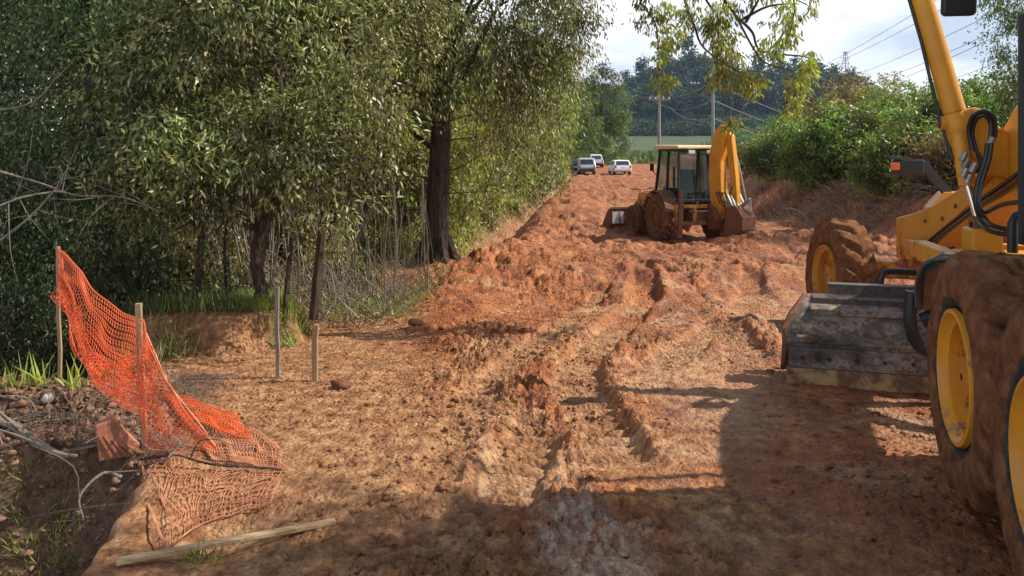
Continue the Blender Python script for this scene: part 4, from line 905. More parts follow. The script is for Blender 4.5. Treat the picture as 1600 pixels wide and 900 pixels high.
# ------------------------------------------------------------------ cars far up the road
def wheel_simple(root, x, y, r, w_, m=None):
    mb = MB(); mb.lathe([(-w_/2, r*.6), (-w_/2, r*.92), (-w_*.35, r), (w_*.35, r), (w_/2, r*.92), (w_/2, r*.6)], (x, y, r), 20); t = mb.build('wheel', M['hose'], root, True)
    mb = MB(); mb.lathe([(-w_*.4, r*.6), (-w_*.3, .02), (w_*.3, .02), (w_*.4, r*.6)], (x, y, r), 16); mb.build('rim', M['silver'], t, True)
def car(name, lab, px, py, Y, rz, kind, m):
    X = (px-800)/F*Y; root = empty(name, (X, Y, H(X, Y)+.0), rz, lab, 'car' if kind != 'pickup' else 'pickup truck', 'vehicles parked up the road')
    w2 = .88
    if kind == 'suv': prof = [(-2.1, .35), (-2.15, .75), (-2.0, 1.0), (-1.75, 1.55), (-1.5, 1.68), (.3, 1.7), (1.0, 1.1), (2.0, .98), (2.2, .75), (2.2, .35)]; win = [(-1.9, 1.05), (-1.68, 1.5), (.25, 1.58), (.85, 1.08)]; H1 = 1.7
    elif kind == 'hatch': prof = [(-1.9, .32), (-1.95, .7), (-1.85, .95), (-1.45, 1.4), (-1.2, 1.48), (.2, 1.5), (.95, 1.0), (1.85, .85), (2.0, .65), (2.0, .32)]; win = [(-1.75, .97), (-1.42, 1.33), (.15, 1.42), (.82, .98)]; H1 = 1.5
    else: prof = [(-2.6, .45), (-2.6, .95), (-.9, .98), (-.8, 1.65), (-.5, 1.75), (.5, 1.76), (1.1, 1.15), (2.3, 1.05), (2.5, .8), (2.5, .45)]; win = [(-.75, 1.12), (-.68, 1.6), (.45, 1.65), (.98, 1.12)]; H1 = 1.76
    mb = MB()
    n = len(prof); cross = [(-w2, .0), (-w2*.97, 0)]
    # rounded body: three nested slices, upper part narrower
    def sx(z): return w2*(1-.16*max(0, (z-.95)/(H1-.95)) if z > .95 else 1)
    vs = []
    for s_ in (-1, -.93, .93, 1):
        for (y, z) in prof:
            cz = (z-.9)*.94+.9 if abs(s_) == 1 else z; cy = y*.975 if abs(s_) == 1 else y; vs.append((s_*sx(z), cy, cz))
    fs = [tuple(range(n-1, -1, -1)), tuple(range(3*n, 4*n))]+[(k*n+i, k*n+(i+1) % n, (k+1)*n+(i+1) % n, (k+1)*n+i) for k in range(3) for i in range(n)]
    mb.add(vs, fs); mb.build('body', m, root, False, .03)
    for s_ in (-1, 1):
        mb = MB(); a = [(s_*(sx(z)+.006), y*.975, (z-.9)*.94+.9) for y, z in win]; b_ = [(s_*(sx(z)-.02), y*.975, (z-.9)*.94+.9) for y, z in win]
        mb.add(a+b_, [(0, 1, 2, 3), (7, 6, 5, 4), (0, 4, 5, 1), (1, 5, 6, 2), (2, 6, 7, 3), (3, 7, 4, 0)]); mb.build('side_window', M['carglass'], root)
    # rear and front glass
    def pane(nm, y0, z0, y1, z1, dy):
        mb = MB(); a = [(-.66, y0, z0), (.66, y0, z0), (.60, y1, z1), (-.60, y1, z1)]; q = [(p[0], p[1]+dy, p[2]+.02) for p in a]; mb.add(a+q, [(0, 1, 2, 3), (7, 6, 5, 4), (0, 1, 5, 4), (1, 2, 6, 5), (2, 3, 7, 6), (3, 0, 4, 7)]); mb.build(nm, M['carglass'], root)
    if kind == 'suv': pane('rear_window', -1.975, 1.05, -1.78, 1.5, -.03); pane('windscreen', .95, 1.15, .38, 1.64, .03)
    elif kind == 'hatch': pane('rear_window', -1.82, 1.0, -1.5, 1.36, -.03); pane('windscreen', .9, 1.04, .26, 1.45, .03)
    else: pane('rear_window', -.90, 1.1, -.83, 1.58, -.02); pane('windscreen', 1.05, 1.2, .56, 1.71, .03)
    yr = prof[1][0]
    for s_ in (-1, 1):
        mb = MB(); mb.box((s_*.74, yr-.01, .82), (.16, .05, .28)); mb.build('tail_light', M['redlamp'], root, False, .01)
        mb = MB(); mb.box((s_*.64, prof[-2][0]-.02, .72), (.3, .08, .14)); mb.build('headlight', M['chrome'], root, False, .01)
        mb = MB(); mb.box((s_*(w2+.09), .7 if kind != 'pickup' else .9, 1.08), (.16, .1, .12)); mb.build('wing_mirror', M['black'], root, False, .01)
    mb = MB(); mb.box((0, yr-.03, .5), (1.6, .12, .2)); mb.build('bumper', M['black'] if kind != 'hatch' else m, root, False, .03)
    mb = MB(); mb.box((0, yr-.1, .72), (.4, .012, .12)); mb.build('number_plate', M['white'], root)
    mb = MB(); mb.box((0, 0, .36), (1.5, 3.4, .2)); mb.build('underbody', M['black'], root)
    for s_ in (-1, 1):
        for yy in ((-1.25, 1.35) if kind != 'pickup' else (-1.6, 1.55)): wheel_simple(root, s_*.78, yy, .34, .22)
    if kind == 'pickup':
        mb = MB(); mb.box((0, -1.75, .985), (1.5, 1.5, .02)); mb.build('cargo_cover', M['black'], root)
    return root
car('parked_car', 'silver car nearest the trees, left one of the parked group', 916, 266, 76, R(-4), 'suv', M['silver'])
car('parked_car', 'white hatchback standing apart in mid road', 968, 270, 76, R(2), 'hatch', M['white'])
car('pickup_truck', 'white pickup farthest up the road above the silver car', 931, 252, 100, R(-3), 'pickup', M['white'])
car('parked_car', 'dark car half hidden left of the silver car', 902, 264, 80, R(-8), 'hatch', M['darkcar'])

# ------------------------------------------------------------------ machines: shared pieces
def tyre_mesh(r, w_, lugs, lug_h, k=200, seed=0, mud=.010):
    """revolved tyre with chevron lugs and caked mud, axis x, centre at origin"""
    rs = np.random.RandomState(seed)
    rr = r*.56
    prof = [(-.30, rr), (-.40, rr+.02*r), (-.485, rr+.14*r), (-.5, rr+.24*r), (-.47, r*.90), (-.42, r*.965), (-.34, r*.99), (-.22, r), (-.1, r), (0, r), (.1, r), (.22, r), (.34, r*.99), (.42, r*.965), (.47, r*.90), (.5, rr+.24*r), (.485, rr+.14*r), (.40, rr+.02*r), (.30, rr)]
    pr = []
    for (a, b) in zip(prof[:-1], prof[1:]):
        for t in (0, .5): pr.append((a[0]+(b[0]-a[0])*t, a[1]+(b[1]-a[1])*t))
    pr.append(prof[-1]); pr = np.array(pr); m_ = len(pr); a = np.arange(k)/k*2*np.pi
    A, O = np.meshgrid(a, pr[:, 0]*w_, indexing='ij'); Rr = np.repeat(pr[None, :, 1], k, 0)
    tread = ss((Rr-r*.90)/(r*.07)); side = np.sign(O)
    ph = A*lugs/(2*np.pi)+side*.0+np.abs(O)/w_*1.1+(side > 0)*.5
    lug = ss((np.abs((ph % 1)-.5)-.18)/.08)
    n = pn(A*9*r, O*9+3, seed)+.6*pn(A*22*r, O*22, seed+1)+.5*pn(A*45*r, O*40, seed+2)
    fill = ss((pn(A*2.2, O*3, seed+3)-.10)/.4)*.65
    Rn = Rr+lug_h*1.15*tread*(lug*(1-fill)+fill*.8-.5)+mud*n*(.35+.65*tread)
    On = O+mud*.5*n*side*(1-tread)
    V = np.stack([On, np.cos(A)*Rn, np.sin(A)*Rn], 2).reshape(-1, 3)
    i = np.arange(k)[:, None]; j = np.arange(m_-1)[None]; q = lambda a_, b_: ((a_ % k)*m_+b_).ravel()
    Fc = np.stack([q(i, j), q(i, j+1), q(i+1, j+1), q(i+1, j)], 1)
    return mesh_np('tyre', V, Fc, True), rr
def big_wheel(root, x, y, z, r, w_, side, steer=0, tm=None, rm=None, lugs=18, seed=0, camber=0, dish=.10):
    we = empty('wheel', (x, y, z), steer); we.parent = root; we.rotation_euler = (0, camber, steer)
    me, rr = tyre_mesh(r, w_, lugs, .045*r/.68, seed=seed)
    link('tyre', me, tm, we)
    s = side; o = w_/2
    mb = MB(); mb.lathe([(s*o*.80, rr*1.0), (s*(o*.92), rr*.985), (s*(o*.94), rr*.93), (s*o*.86, rr*.905), (s*o*.74, rr*.86), (s*o*.70, rr*.80), (s*(o-dish*1.6), rr*.795)], (0, 0, 0), 48)
    mb.lathe([(-s*o*.8, rr), (-s*o*.5, rr*.8), (-s*o*.3, .05)], (0, 0, 0), 32)
    rim = mb.build('rim', rm, we, True)
    mb = MB(); mb.lathe([(s*(o-dish*1.5), rr*.795), (s*(o-dish*1.7), rr*.72), (s*(o-dish*1.4), rr*.60), (s*(o-dish*1.4), rr*.34), (s*(o-dish*.8), rr*.30), (s*(o-dish*.7), .02)], (0, 0, 0), 48)
    for k in range(10):
        a = k/10*2*math.pi; c = (s*(o-dish*1.38), rr*.47*math.cos(a), rr*.47*math.sin(a)); mb.lathe([(0, .0), (0, .018), (s*.03, .018), (s*.03, 0)], c, 6)
    mb.build('wheel_disc', M['ydisc'] if rm == M['yrim'] else rm, rim, True)
    return we
def cyl(mb, a, b, r, k=16): mb.tube([a, b], r, k)

# ------------------------------------------------------------------ motor grader
def grader():
    yaw = 14.5; s_, c_ = math.sin(R(yaw)), math.cos(R(yaw))
    cx, cy = 2.36+1.2*c_, 3.95-1.2*s_
    root = empty('motor_grader', (cx, cy, -.015), R(-yaw), 'large yellow motor grader with muddy tandem wheels and blade down, cut by the right edge', 'motor grader')
    def loc(px, py, Y):            # a point of the photo at depth Y in the machine's own frame
        v = W(px, py, Y)-root.location; return Vector((v.x*c_-v.y*s_, v.x*s_+v.y*c_, v.z))
    y = M['yellow']; bk = M['black']; mm_ = M['mudmetal']
    for sx in (-1, 1):
        for j, yy in enumerate((0, -1.285)): big_wheel(root, sx*(1.22-.21)-(.085 if j else 0), yy, .655, .645, .42, sx, -R(3.5), M['tyremud'], M['yrim'], 16, 3+j, 0, .085)
        big_wheel(root, sx*(1.1-.21), 5.35, .60-.0, .675, .42, sx, R(11), M['tyreback'], M['mudrim'], 16, 8+sx, R(3)*1).location.z = .675-.28
        mb = MB(); mb.prism([(-1.75, .5), (-1.6, .85), (.15, .85), (.3, .5), (.1, .45), (-1.6, .45)], sx*.62-.1, sx*.62+.1); mb.build('tandem_case', y, root, False, .03)
    # engine hood, rear frame
    mb = MB(); mb.prism([(-3.6, .9), (-3.6, 1.9), (-3.3, 2.15), (-1.25, 2.25), (-1.25, .9)], -.52, .52); mb.build('engine_hood', y, root, False, .05)
    mb = MB(); mb.box((0, -1.3, .82), (.9, 4.3, .3)); mb.build('rear_frame', y, root, False, .03)
    mb = MB(); mb.box((0, -3.72, .95), (1.5, .2, .7)); mb.build('counterweight', bk, root, False, .03)
    mb = MB(); mb.tube([(.2, -2.3, 2.2), (.2, -2.3, 2.9), (.2, -2.45, 3.0)], .06, 10); mb.build('exhaust_pipe', bk, root, True)
    # cab
    cab = MB(); x0, y0, y1, z0, z1 = .68, -1.2, .36, 1.15, 3.05
    for sx in (-1, 1):
        for yy in (y0, (y0+y1)/2, y1): cab.bar((sx*x0, yy, z0), (sx*(x0-.04), yy-.03*(yy > 0), z1), .07, .07, (0, 1, 0))
        cab.box((sx*x0, (y0+y1)/2, z0+.08), (.06, y1-y0, .2))
    cab.box((0, y1, z0+.1), (1.3, .06, .25)); cab.box((0, y0, z0+.4), (1.3, .06, .9)); cab.box((0, (y0+y1)/2, z0-.05), (1.36, y1-y0, .1))
    cab.build('cab_frame', bk, root, False, .01)
    mb = MB(); mb.box((0, (y0+y1)/2-.03, z1+.07), (1.55, y1-y0+.2, .16)); mb.build('cab_roof', y, root, False, .04)
    gl = MB(); gl.box((0, y1+.0, (z0+z1)/2+.12), (1.22, .012, z1-z0-.35)); gl.build('windscreen', M['glass'], root)
    for sx in (-1, 1): gl = MB(); gl.box((sx*(x0-.02), (y0+y1)/2, (z0+z1)/2+.1), (.012, y1-y0-.1, z1-z0-.3)); gl.build('side_window', M['glass'], root)
    mb = MB(); mb.box((0, -.75, 1.6), (.5, .5, .14)); mb.box((0, -1.0, 1.95), (.48, .12, .7)); mb.build('seat', bk, root, False, .04)
    mb = MB(); mb.tube([(0, -.1, 1.2), (0, -.25, 1.85)], .05, 8); mb.lathe([(-.012, .17), (.012, .17), (.012, .2), (-.012, .2)], (0, -.26, 1.88), 20, (0, -.35, 1), True); mb.build('steering_wheel', bk, root, True)
    # handrail (the black upright at the photo's edge) and mirror
    a = loc(1597, 25, 4.35); b = loc(1597, 200, 4.35); c = loc(1597, 380, 4.35)
    mb = MB(); mb.tube([a+Vector((.12, -.05, .05)), a, b, c, c+Vector((.15, -.05, -.03))], .022, 8); mb.build('handrail', bk, root, True)
    mc = loc(1499, -8, 4.6)
    mir = MB(); mir.prism([(-.085, -.13), (-.10, -.11), (-.10, .15), (-.08, .17), (.08, .17), (.10, .15), (.10, -.11), (.085, -.13)], -.02, .03, 'y')
    mo = mir.build('mirror', bk, root, False, .012, loc=mc); mo.rotation_euler = (R(4), 0, R(8))
    mb = MB(); mb.tube([mc+Vector((0, 0, .12)), mc+Vector((.15, -.1, .3)), Vector((-.66, .3, 2.98))], .012, 6); mb.build('mirror_arm', bk, root, True)
    # gooseneck frame
    def beam(pts, wd): # box beam along (y,z) centre pts with height
        mb = MB(); n = len(pts); up = [(p[0], p[1]+p[2]/2) for p in pts]; dn = [(p[0], p[1]-p[2]/2) for p in pts]
        for i in range(n-1): mb.prism([dn[i], dn[i+1], up[i+1], up[i]], -wd/2+.0005*i, wd/2-.0005*i)
        return mb
    poly = [(.35, 1.66), (1.2, 1.66), (2.0, 1.58), (2.7, 1.40), (3.4, 1.16), (4.2, .86), (4.9, .66), (5.7, .58), (5.7, 1.10), (5.0, 1.20), (4.2, 1.34), (3.4, 1.54), (2.85, 1.74), (2.45, 1.96), (2.1, 2.22), (1.6, 2.36), (1.0, 2.38), (.35, 2.34)]
    mb = MB(); mb.prism(poly, -.17, .17); mb.build('main_frame', y, root, False, .02)
    mb = MB(); mb.prism([(a_, b_+.0) for a_, b_ in [(2.0, 1.565), (2.7, 1.385), (3.4, 1.145), (4.2, .845), (4.2, .86), (3.4, 1.16), (2.7, 1.40), (2.0, 1.58)]], -.2, .2); mb.build('frame_flange', y, root)
    mb = MB(); mb.prism([(2.5, 1.60), (3.1, 1.40), (3.9, 1.10), (3.9, 1.28), (3.1, 1.55), (2.5, 1.80)], -.178, -.171); mb.build('side_plate', y, root, False, .003)
    mb = MB()
    for (a_, b_) in ((2.6, 1.64), (3.0, 1.52), (3.4, 1.38), (3.8, 1.23), (2.6, 1.74), (4.4, .92), (4.4, 1.16), (4.7, .88)): mb.lathe([(0, 0), (0, .022), (-.02, .02), (-.02, 0)], (-.178, a_, b_), 6)
    mb.build('frame_bolts', mm_, root)
    mb = MB(); mb.tube(spline([(-.2, .5, 1.80), (-.21, 1.5, 1.80), (-.21, 2.4, 1.56), (-.21, 3.2, 1.30), (-.21, 4.2, .96)], 6), .018, 6); mb.tube(spline([(-.2, .5, 1.74), (-.21, 1.5, 1.74), (-.21, 2.4, 1.51), (-.21, 3.2, 1.25), (-.21, 4.2, .92)], 6), .014, 6); mb.build('frame_pipes', bk, root, True)
    # front nose plate: chamfered upright box
    nc = loc(1462, 300, 9.3)
    x_ = nc.x+.16
    mb = MB(); mb.prism([(x_-.28, .52), (x_-.28, 1.22), (x_-.12, 1.42), (x_+.14, 1.42), (x_+.26, 1.30), (x_+.26, .52)], 5.72, 6.0, 'y'); mb.build('nose_block', y, root, False, .012)
    mb = MB(); mb.prism([(x_+.10, 1.36), (x_+.30, 1.40), (x_+.34, 1.25), (x_+.20, .62)], 5.66, 5.715, 'y'); mb.build('nose_gusset', M['mudmetal'], root)
    mb = MB(); mb.bar((-.95, 5.35, .50), (.95, 5.35, .50), .22, .2); mb.bar((0, 5.35, .4), (0, 5.35, .75), .3, .3, (0, 1, 0)); mb.build('front_axle', y, root, False, .02)
    # lamp bracket with orange marker
    q = lambda px, py: loc(px, py, 9.15)
    mb = MB(); mb.bar(q(1481, 303), q(1441, 255), .05, .10); mb.bar(q(1443, 252), q(1388, 246), .05, .035); mb.bar(q(1390, 246), q(1380, 228), .02, .02); mb.build('lamp_bracket', bk, root, False, .004)
    lc = q(1418, 262); mb = MB(); mb.box(lc, (.36, .10, .19)); mb.build('work_lamp', bk, root, False, .02)
    oc = q(1396, 260); mb = MB(); mb.box(oc+Vector((0, -.075, 0)), (.10, .05, .09)); mb.build('marker_light', M['orangelamp'], root, False, .012)
    # saddle and lift cylinder
    A0 = loc(1423, -60, 6.1); P1 = loc(1497, 193, 5.95); B1 = loc(1512, 290, 5.85); R1 = loc(1529, 348, 5.8)
    mb = MB(); mb.tube([A0, A0.lerp(P1, .93)], [.083, .083], 20); mb.tube([A0.lerp(P1, .93), P1.lerp(B1, 1.0)], [.066, .062], 20); mb.build('lift_cylinder', y, root, True)
    mb = MB(); dd = (B1-A0).normalized(); mb.tube([P1-dd*.09, P1-dd*.05, P1+dd*.05, P1+dd*.09], [.08, .10, .10, .08], 20); mb.tube([P1+Vector((-.13, 0, 0)), P1+Vector((.22, 0, 0))], .06, 14); mb.build('cylinder_yoke', y, root, True)
    mb = MB(); mb.tube([P1+Vector((-.145, 0, 0)), P1+Vector((-.13, 0, 0))], .035, 10); mb.build('pivot_pin', M['mudmetal'], root, True)
    mb = MB(); mb.tube([B1, R1], .027, 12); mb.build('cylinder_rod', M['chrome'], root, True)
    mb = MB(); mb.lathe([(-.05, .03), (-.05, .075), (.05, .075), (.05, .03)], R1+Vector((0, 0, -.02)), 16); mb.build('rod_eye', M['mudmetal'], root, True)
    off = Vector((-.095, -.01, 0)); mb = MB(); mb.tube([A0+off, A0.lerp(P1, .5)+off*1.02, P1+off*1.35, P1.lerp(B1, .6)+off*.85], .013, 6); mb.build('cylinder_pipe', bk, root, True)
    mb = MB()
    for sx in (-1, 1): mb.prism([(sx*a_, b_) for a_, b_ in [(.16, 1.66), (.34, 1.70), (.44, 1.86), (.56, 1.98), (.58, 2.08), (.52, 2.20), (.42, 2.24), (.32, 2.20), (.24, 2.08), (.16, 2.02)][::sx]], 2.16, 2.38, 'y')
    mb.build('saddle', y, root, False, .03)
    mb = MB(); mb.prism([(2.38, 1.72), (2.75, 1.55), (2.75, 1.62), (2.38, 1.98)], -.30, -.18); mb.build('saddle_gusset', y, root, False, .01)
    A2 = Vector((.62, 2.3, 3.3)); mb = MB(); mb.tube([A2, (.66, 2.25, 2.2), (.6, 2.2, 1.5)], [.08, .07, .06], 16); mb.build('lift_cylinder', y, root, True)
    # drawbar, circle
    mb = MB(); mb.bar((-.05, 5.5, .78), (-.6, 2.7, 1.0), .14, .16); mb.bar((.05, 5.5, .78), (.6, 2.7, 1.0), .14, .16); mb.bar((-.5, 2.3, 1.0), (.5, 2.3, 1.0), .3, .16, (0, 0, 1)); mb.bar((-.62, 2.9, 1.02), (-.62, 1.3, 1.02), .12, .16); mb.bar((.62, 2.9, 1.02), (.62, 1.3, 1.02), .12, .16); mb.build('drawbar', y, root, False, .015)
    mb = MB(); mb.box((R1.x+.03, R1.y+.02, R1.z-.14), (.22, .25, .2)); mb.build('ball_mount', y, root, False, .02)
    mb = MB(); mb.lathe([(-.05, .62), (-.05, .74), (.05, .74), (.05, .62)], (0, 2.0, .86), 60, (0, 0, 1), True); mb.build('circle_ring', M['mudmetal'], root, True)
    # blade (back face towards the camera)
    bx0, bx1 = -1.83, 1.83; prof = [(.10, .035), (.02, .10), (-.05, .20), (-.08, .31), (-.06, .42), (.02, .53), (.13, .61), (.25, .66)]
    def sheet(pr, xa, xb, th, taper, nx=1):
        mb = MB(); n = len(pr); vs = []
        for k in (0, 1):
            for (a_, b_) in pr:
                tx = taper*max(0, (b_-.42)/.24)**1.5
                vs.append(((xa+tx) if k == 0 else xb, a_, b_))
        vs += [(v[0], v[1]+th, v[2]-.0) for v in vs]
        m_ = 2*n; fs = []
        for i in range(n-1): fs += [(i, n+i, n+i+1, i+1), (m_+i, m_+i+1, m_+n+i+1, m_+n+i)]
        fs += [(i, i+1, m_+i+1, m_+i) for i in range(n-1)]+[(n+i, m_+n+i, m_+n+i+1, n+i+1) for i in range(n-1)]
        fs += [(0, m_, m_+n, n), (n-1, 2*n-1, m_+2*n-1, m_+n-1)]
        return mb.add(vs, fs)
    be = empty('blade', (0, 2.12, .0), R(-1)); be.parent = root
    mb = sheet(prof, bx0, bx1, .025, .20); mb.build('moldboard', M['blade'], be, True)
    mb = MB(); mb.prism([(-.112, .275), (-.124, .12), (-.06, .10), (-.06, .29)], bx0+.02, bx1-.02)
    mb.build('backing_plate', M['blade'], be, False, .004)
    mb = MB(); mb.prism([(-.126, .115), (-.138, -.03), (-.105, -.035), (-.09, .115)], bx0, bx1); ce = mb.build('cutting_edge', mat_paint('edge_yellow', (.42, .27, .11), mud=.8, zmud=0, mudcol=(.15, .08, .05)), be, False, .003)
    mb = MB()
    for i in range(18): xx = bx0+.12+i*.205; mb.lathe([(0, .0), (0, .016), (-.018, .014), (-.018, 0)], (xx, -.117, .20), 8, (0, 1, 0))
    mb.build('edge_bolts', M['black'], be)
    for (za, zb, yy) in ((.315, .365, -.10), (.53, .58, .005)):
        mb = MB(); mb.prism([(yy, za), (yy, zb), (yy+.04+(.06 if za > .5 else 0), zb+.02), (yy+.03, za)], bx0+.08+(.12 if za > .5 else 0), bx1-.2); mb.build('slide_rail', M['blade'], be, False, .006)
    mb = MB(); mb.prism([(.30, .64), (.34, .74), (.46, .74), (.46, .62)], -1.45, 1.4); mb.prism([(.12, .60), (.14, .65), (.28, .665), (.28, .62)], -1.6, 1.5); mb.build('top_rail', M['darkmud'], be, False, .006)
    rs = np.random.RandomState(5)
    # end bit and blade lift arm / carrier near the wheel
    mb = MB(); mb.prism([(p[0]-.012, p[1]) for p in prof]+[(p[0]+.05, p[1]) for p in prof[::-1]], bx0-.03, bx0-.002); mb.v = [(v[0]+.20*max(0, (v[2]-.42)/.24)**1.5, v[1], v[2]) for v in mb.v]; mb.build('end_plate', M['mudmetal'], be)
    for sx in (-.62, .62):
        mb = MB(); mb.prism([(-.14, .20), (-.19, .42), (-.10, .62), (.05, .80), (.20, .82), (.2, .66), (.05, .55), (-.06, .36), (-.07, .2)], sx-.05, sx+.05); mb.lathe([(-.09, .0), (-.09, .07), (.09, .07), (.09, 0)], (sx, -.13, .28), 14); mb.build('carrier_arm', M['mudmetal'], be, False, .01)
    # blue grey curved guard and black handle by the wheel
    g0 = [loc(1430, 480, 5.35), loc(1428, 450, 5.35), loc(1436, 420, 5.35), loc(1452, 405, 5.35), loc(1480, 402, 5.3), loc(1500, 415, 5.3)]
    sp_ = spline(g0, 5); mb = MB(); n = len(sp_)
    vs = [p for p in sp_]+[p+Vector((.10, .22, -.02)) for p in sp_]+[loc(1470, 470, 5.35)+(p-loc(1470, 470, 5.35))*.93 for p in sp_]+[loc(1470, 470, 5.35)+(p-loc(1470, 470, 5.35))*.93+Vector((.10, .22, -.02)) for p in sp_]
    fs = []
    for i in range(n-1): fs += [(i, i+1, n+i+1, n+i), (2*n+i, 3*n+i, 3*n+i+1, 2*n+i+1), (i, 2*n+i, 2*n+i+1, i+1), (n+i, n+i+1, 3*n+i+1, 3*n+i)]
    mb.add(vs, fs); mb.build('wheel_guard', M['bluegrey'], root, True)
    mb = MB(); mb.prism([(0, 0), (.02, .34), (.12, .40), (.30, .40), (.24, .10), (.1, -.1)], -.015, .015, 'y'); gp = mb.build('guard_plate', M['bluegrey'], root, False, .006, loc=loc(1440, 480, 5.5))
    mb = MB(); mb.tube(spline([loc(1424, 455, 5.5), loc(1422, 500, 5.5), loc(1432, 535, 5.5), loc(1455, 550, 5.5)], 5), [.045]*16, 8); mb.tube([loc(1440, 500, 5.5), loc(1475, 490, 5.45)], .06, 12); mb.build('hydraulic_motor', bk, root, True)
    mb = MB(); mb.tube(spline([loc(1376, 458, 6.6), loc(1376, 436, 6.6), loc(1382, 426, 6.6), (loc(1396, 424, 6.6)), loc(1430, 426, 6.6)], 4), .03, 8); mb.build('step_loop', bk, root, True)
    # hoses
    hs = [[(1520, 235, 5.8), (1514, 205, 5.8), (1520, 182, 5.75), (1537, 174, 5.7), (1552, 184, 5.7), (1555, 205, 5.7), (1551, 222, 5.7)],
          [(1526, 238, 5.8), (1519, 208, 5.8), (1525, 187, 5.75), (1537, 180, 5.7), (1547, 189, 5.7), (1549, 205, 5.7), (1546, 222, 5.7)],
          [(1549, 224, 5.6), (1545, 250, 5.6), (1534, 285, 5.6), (1529, 315, 5.6), (1536, 338, 5.6)], [(1543, 224, 5.62), (1539, 250, 5.62), (1528, 285, 5.62), (1524, 315, 5.62), (1530, 340, 5.62)],
          [(1536, 338, 5.6), (1550, 352, 5.4), (1580, 358, 5.2), (1610, 350, 5.0)], [(1530, 345, 5.6), (1545, 360, 5.4), (1575, 366, 5.2), (1610, 360, 5.0)],
          [(1540, 332, 5.6), (1565, 320, 5.4), (1590, 316, 5.2), (1620, 312, 5.0)], [(1528, 240, 5.8), (1532, 256, 5.75), (1524, 268, 5.75), (1516, 262, 5.8)],
          [(1455, 408, 6.8), (1462, 395, 6.8), (1478, 390, 6.8), (1492, 388, 6.8)]]
    for hpts in hs: mb = MB(); mb.tube(spline([loc(*p) for p in hpts], 6), .018, 8); mb.build('hydraulic_hose', M['hose'], root, True)
    mb = MB(); mb.tube([loc(1582, 395, 4.7), loc(1582, 350, 4.7), loc(1588, 337, 4.7), loc(1612, 330, 4.6)], .03, 10); mb.build('step_rail', bk, root, True)
    for (px, py, Y) in ((1507, 245, 5.78), (1510, 255, 5.78), (1549, 222, 5.66), (1508, 270, 5.76), (1514, 280, 5.76), (1522, 262, 5.7)):
        mb = MB(); v = loc(px, py, Y); mb.tube([v-Vector((.02, 0, .035)), v+Vector((.01, 0, .035))], [.028, .024], 8); mb.build('hose_fitting', M['steel'], root, True)
    # steps to the cab and fuel tank side
    mb = MB(); mb.box((-.78, .55, 1.0), (.3, .35, .04)); mb.box((-.78, .62, .66), (.3, .25, .04)); mb.bar((-.92, .7, 1.02), (-.92, .7, .6), .03, .03); mb.build('cab_step', bk, root)
    return root
grader()

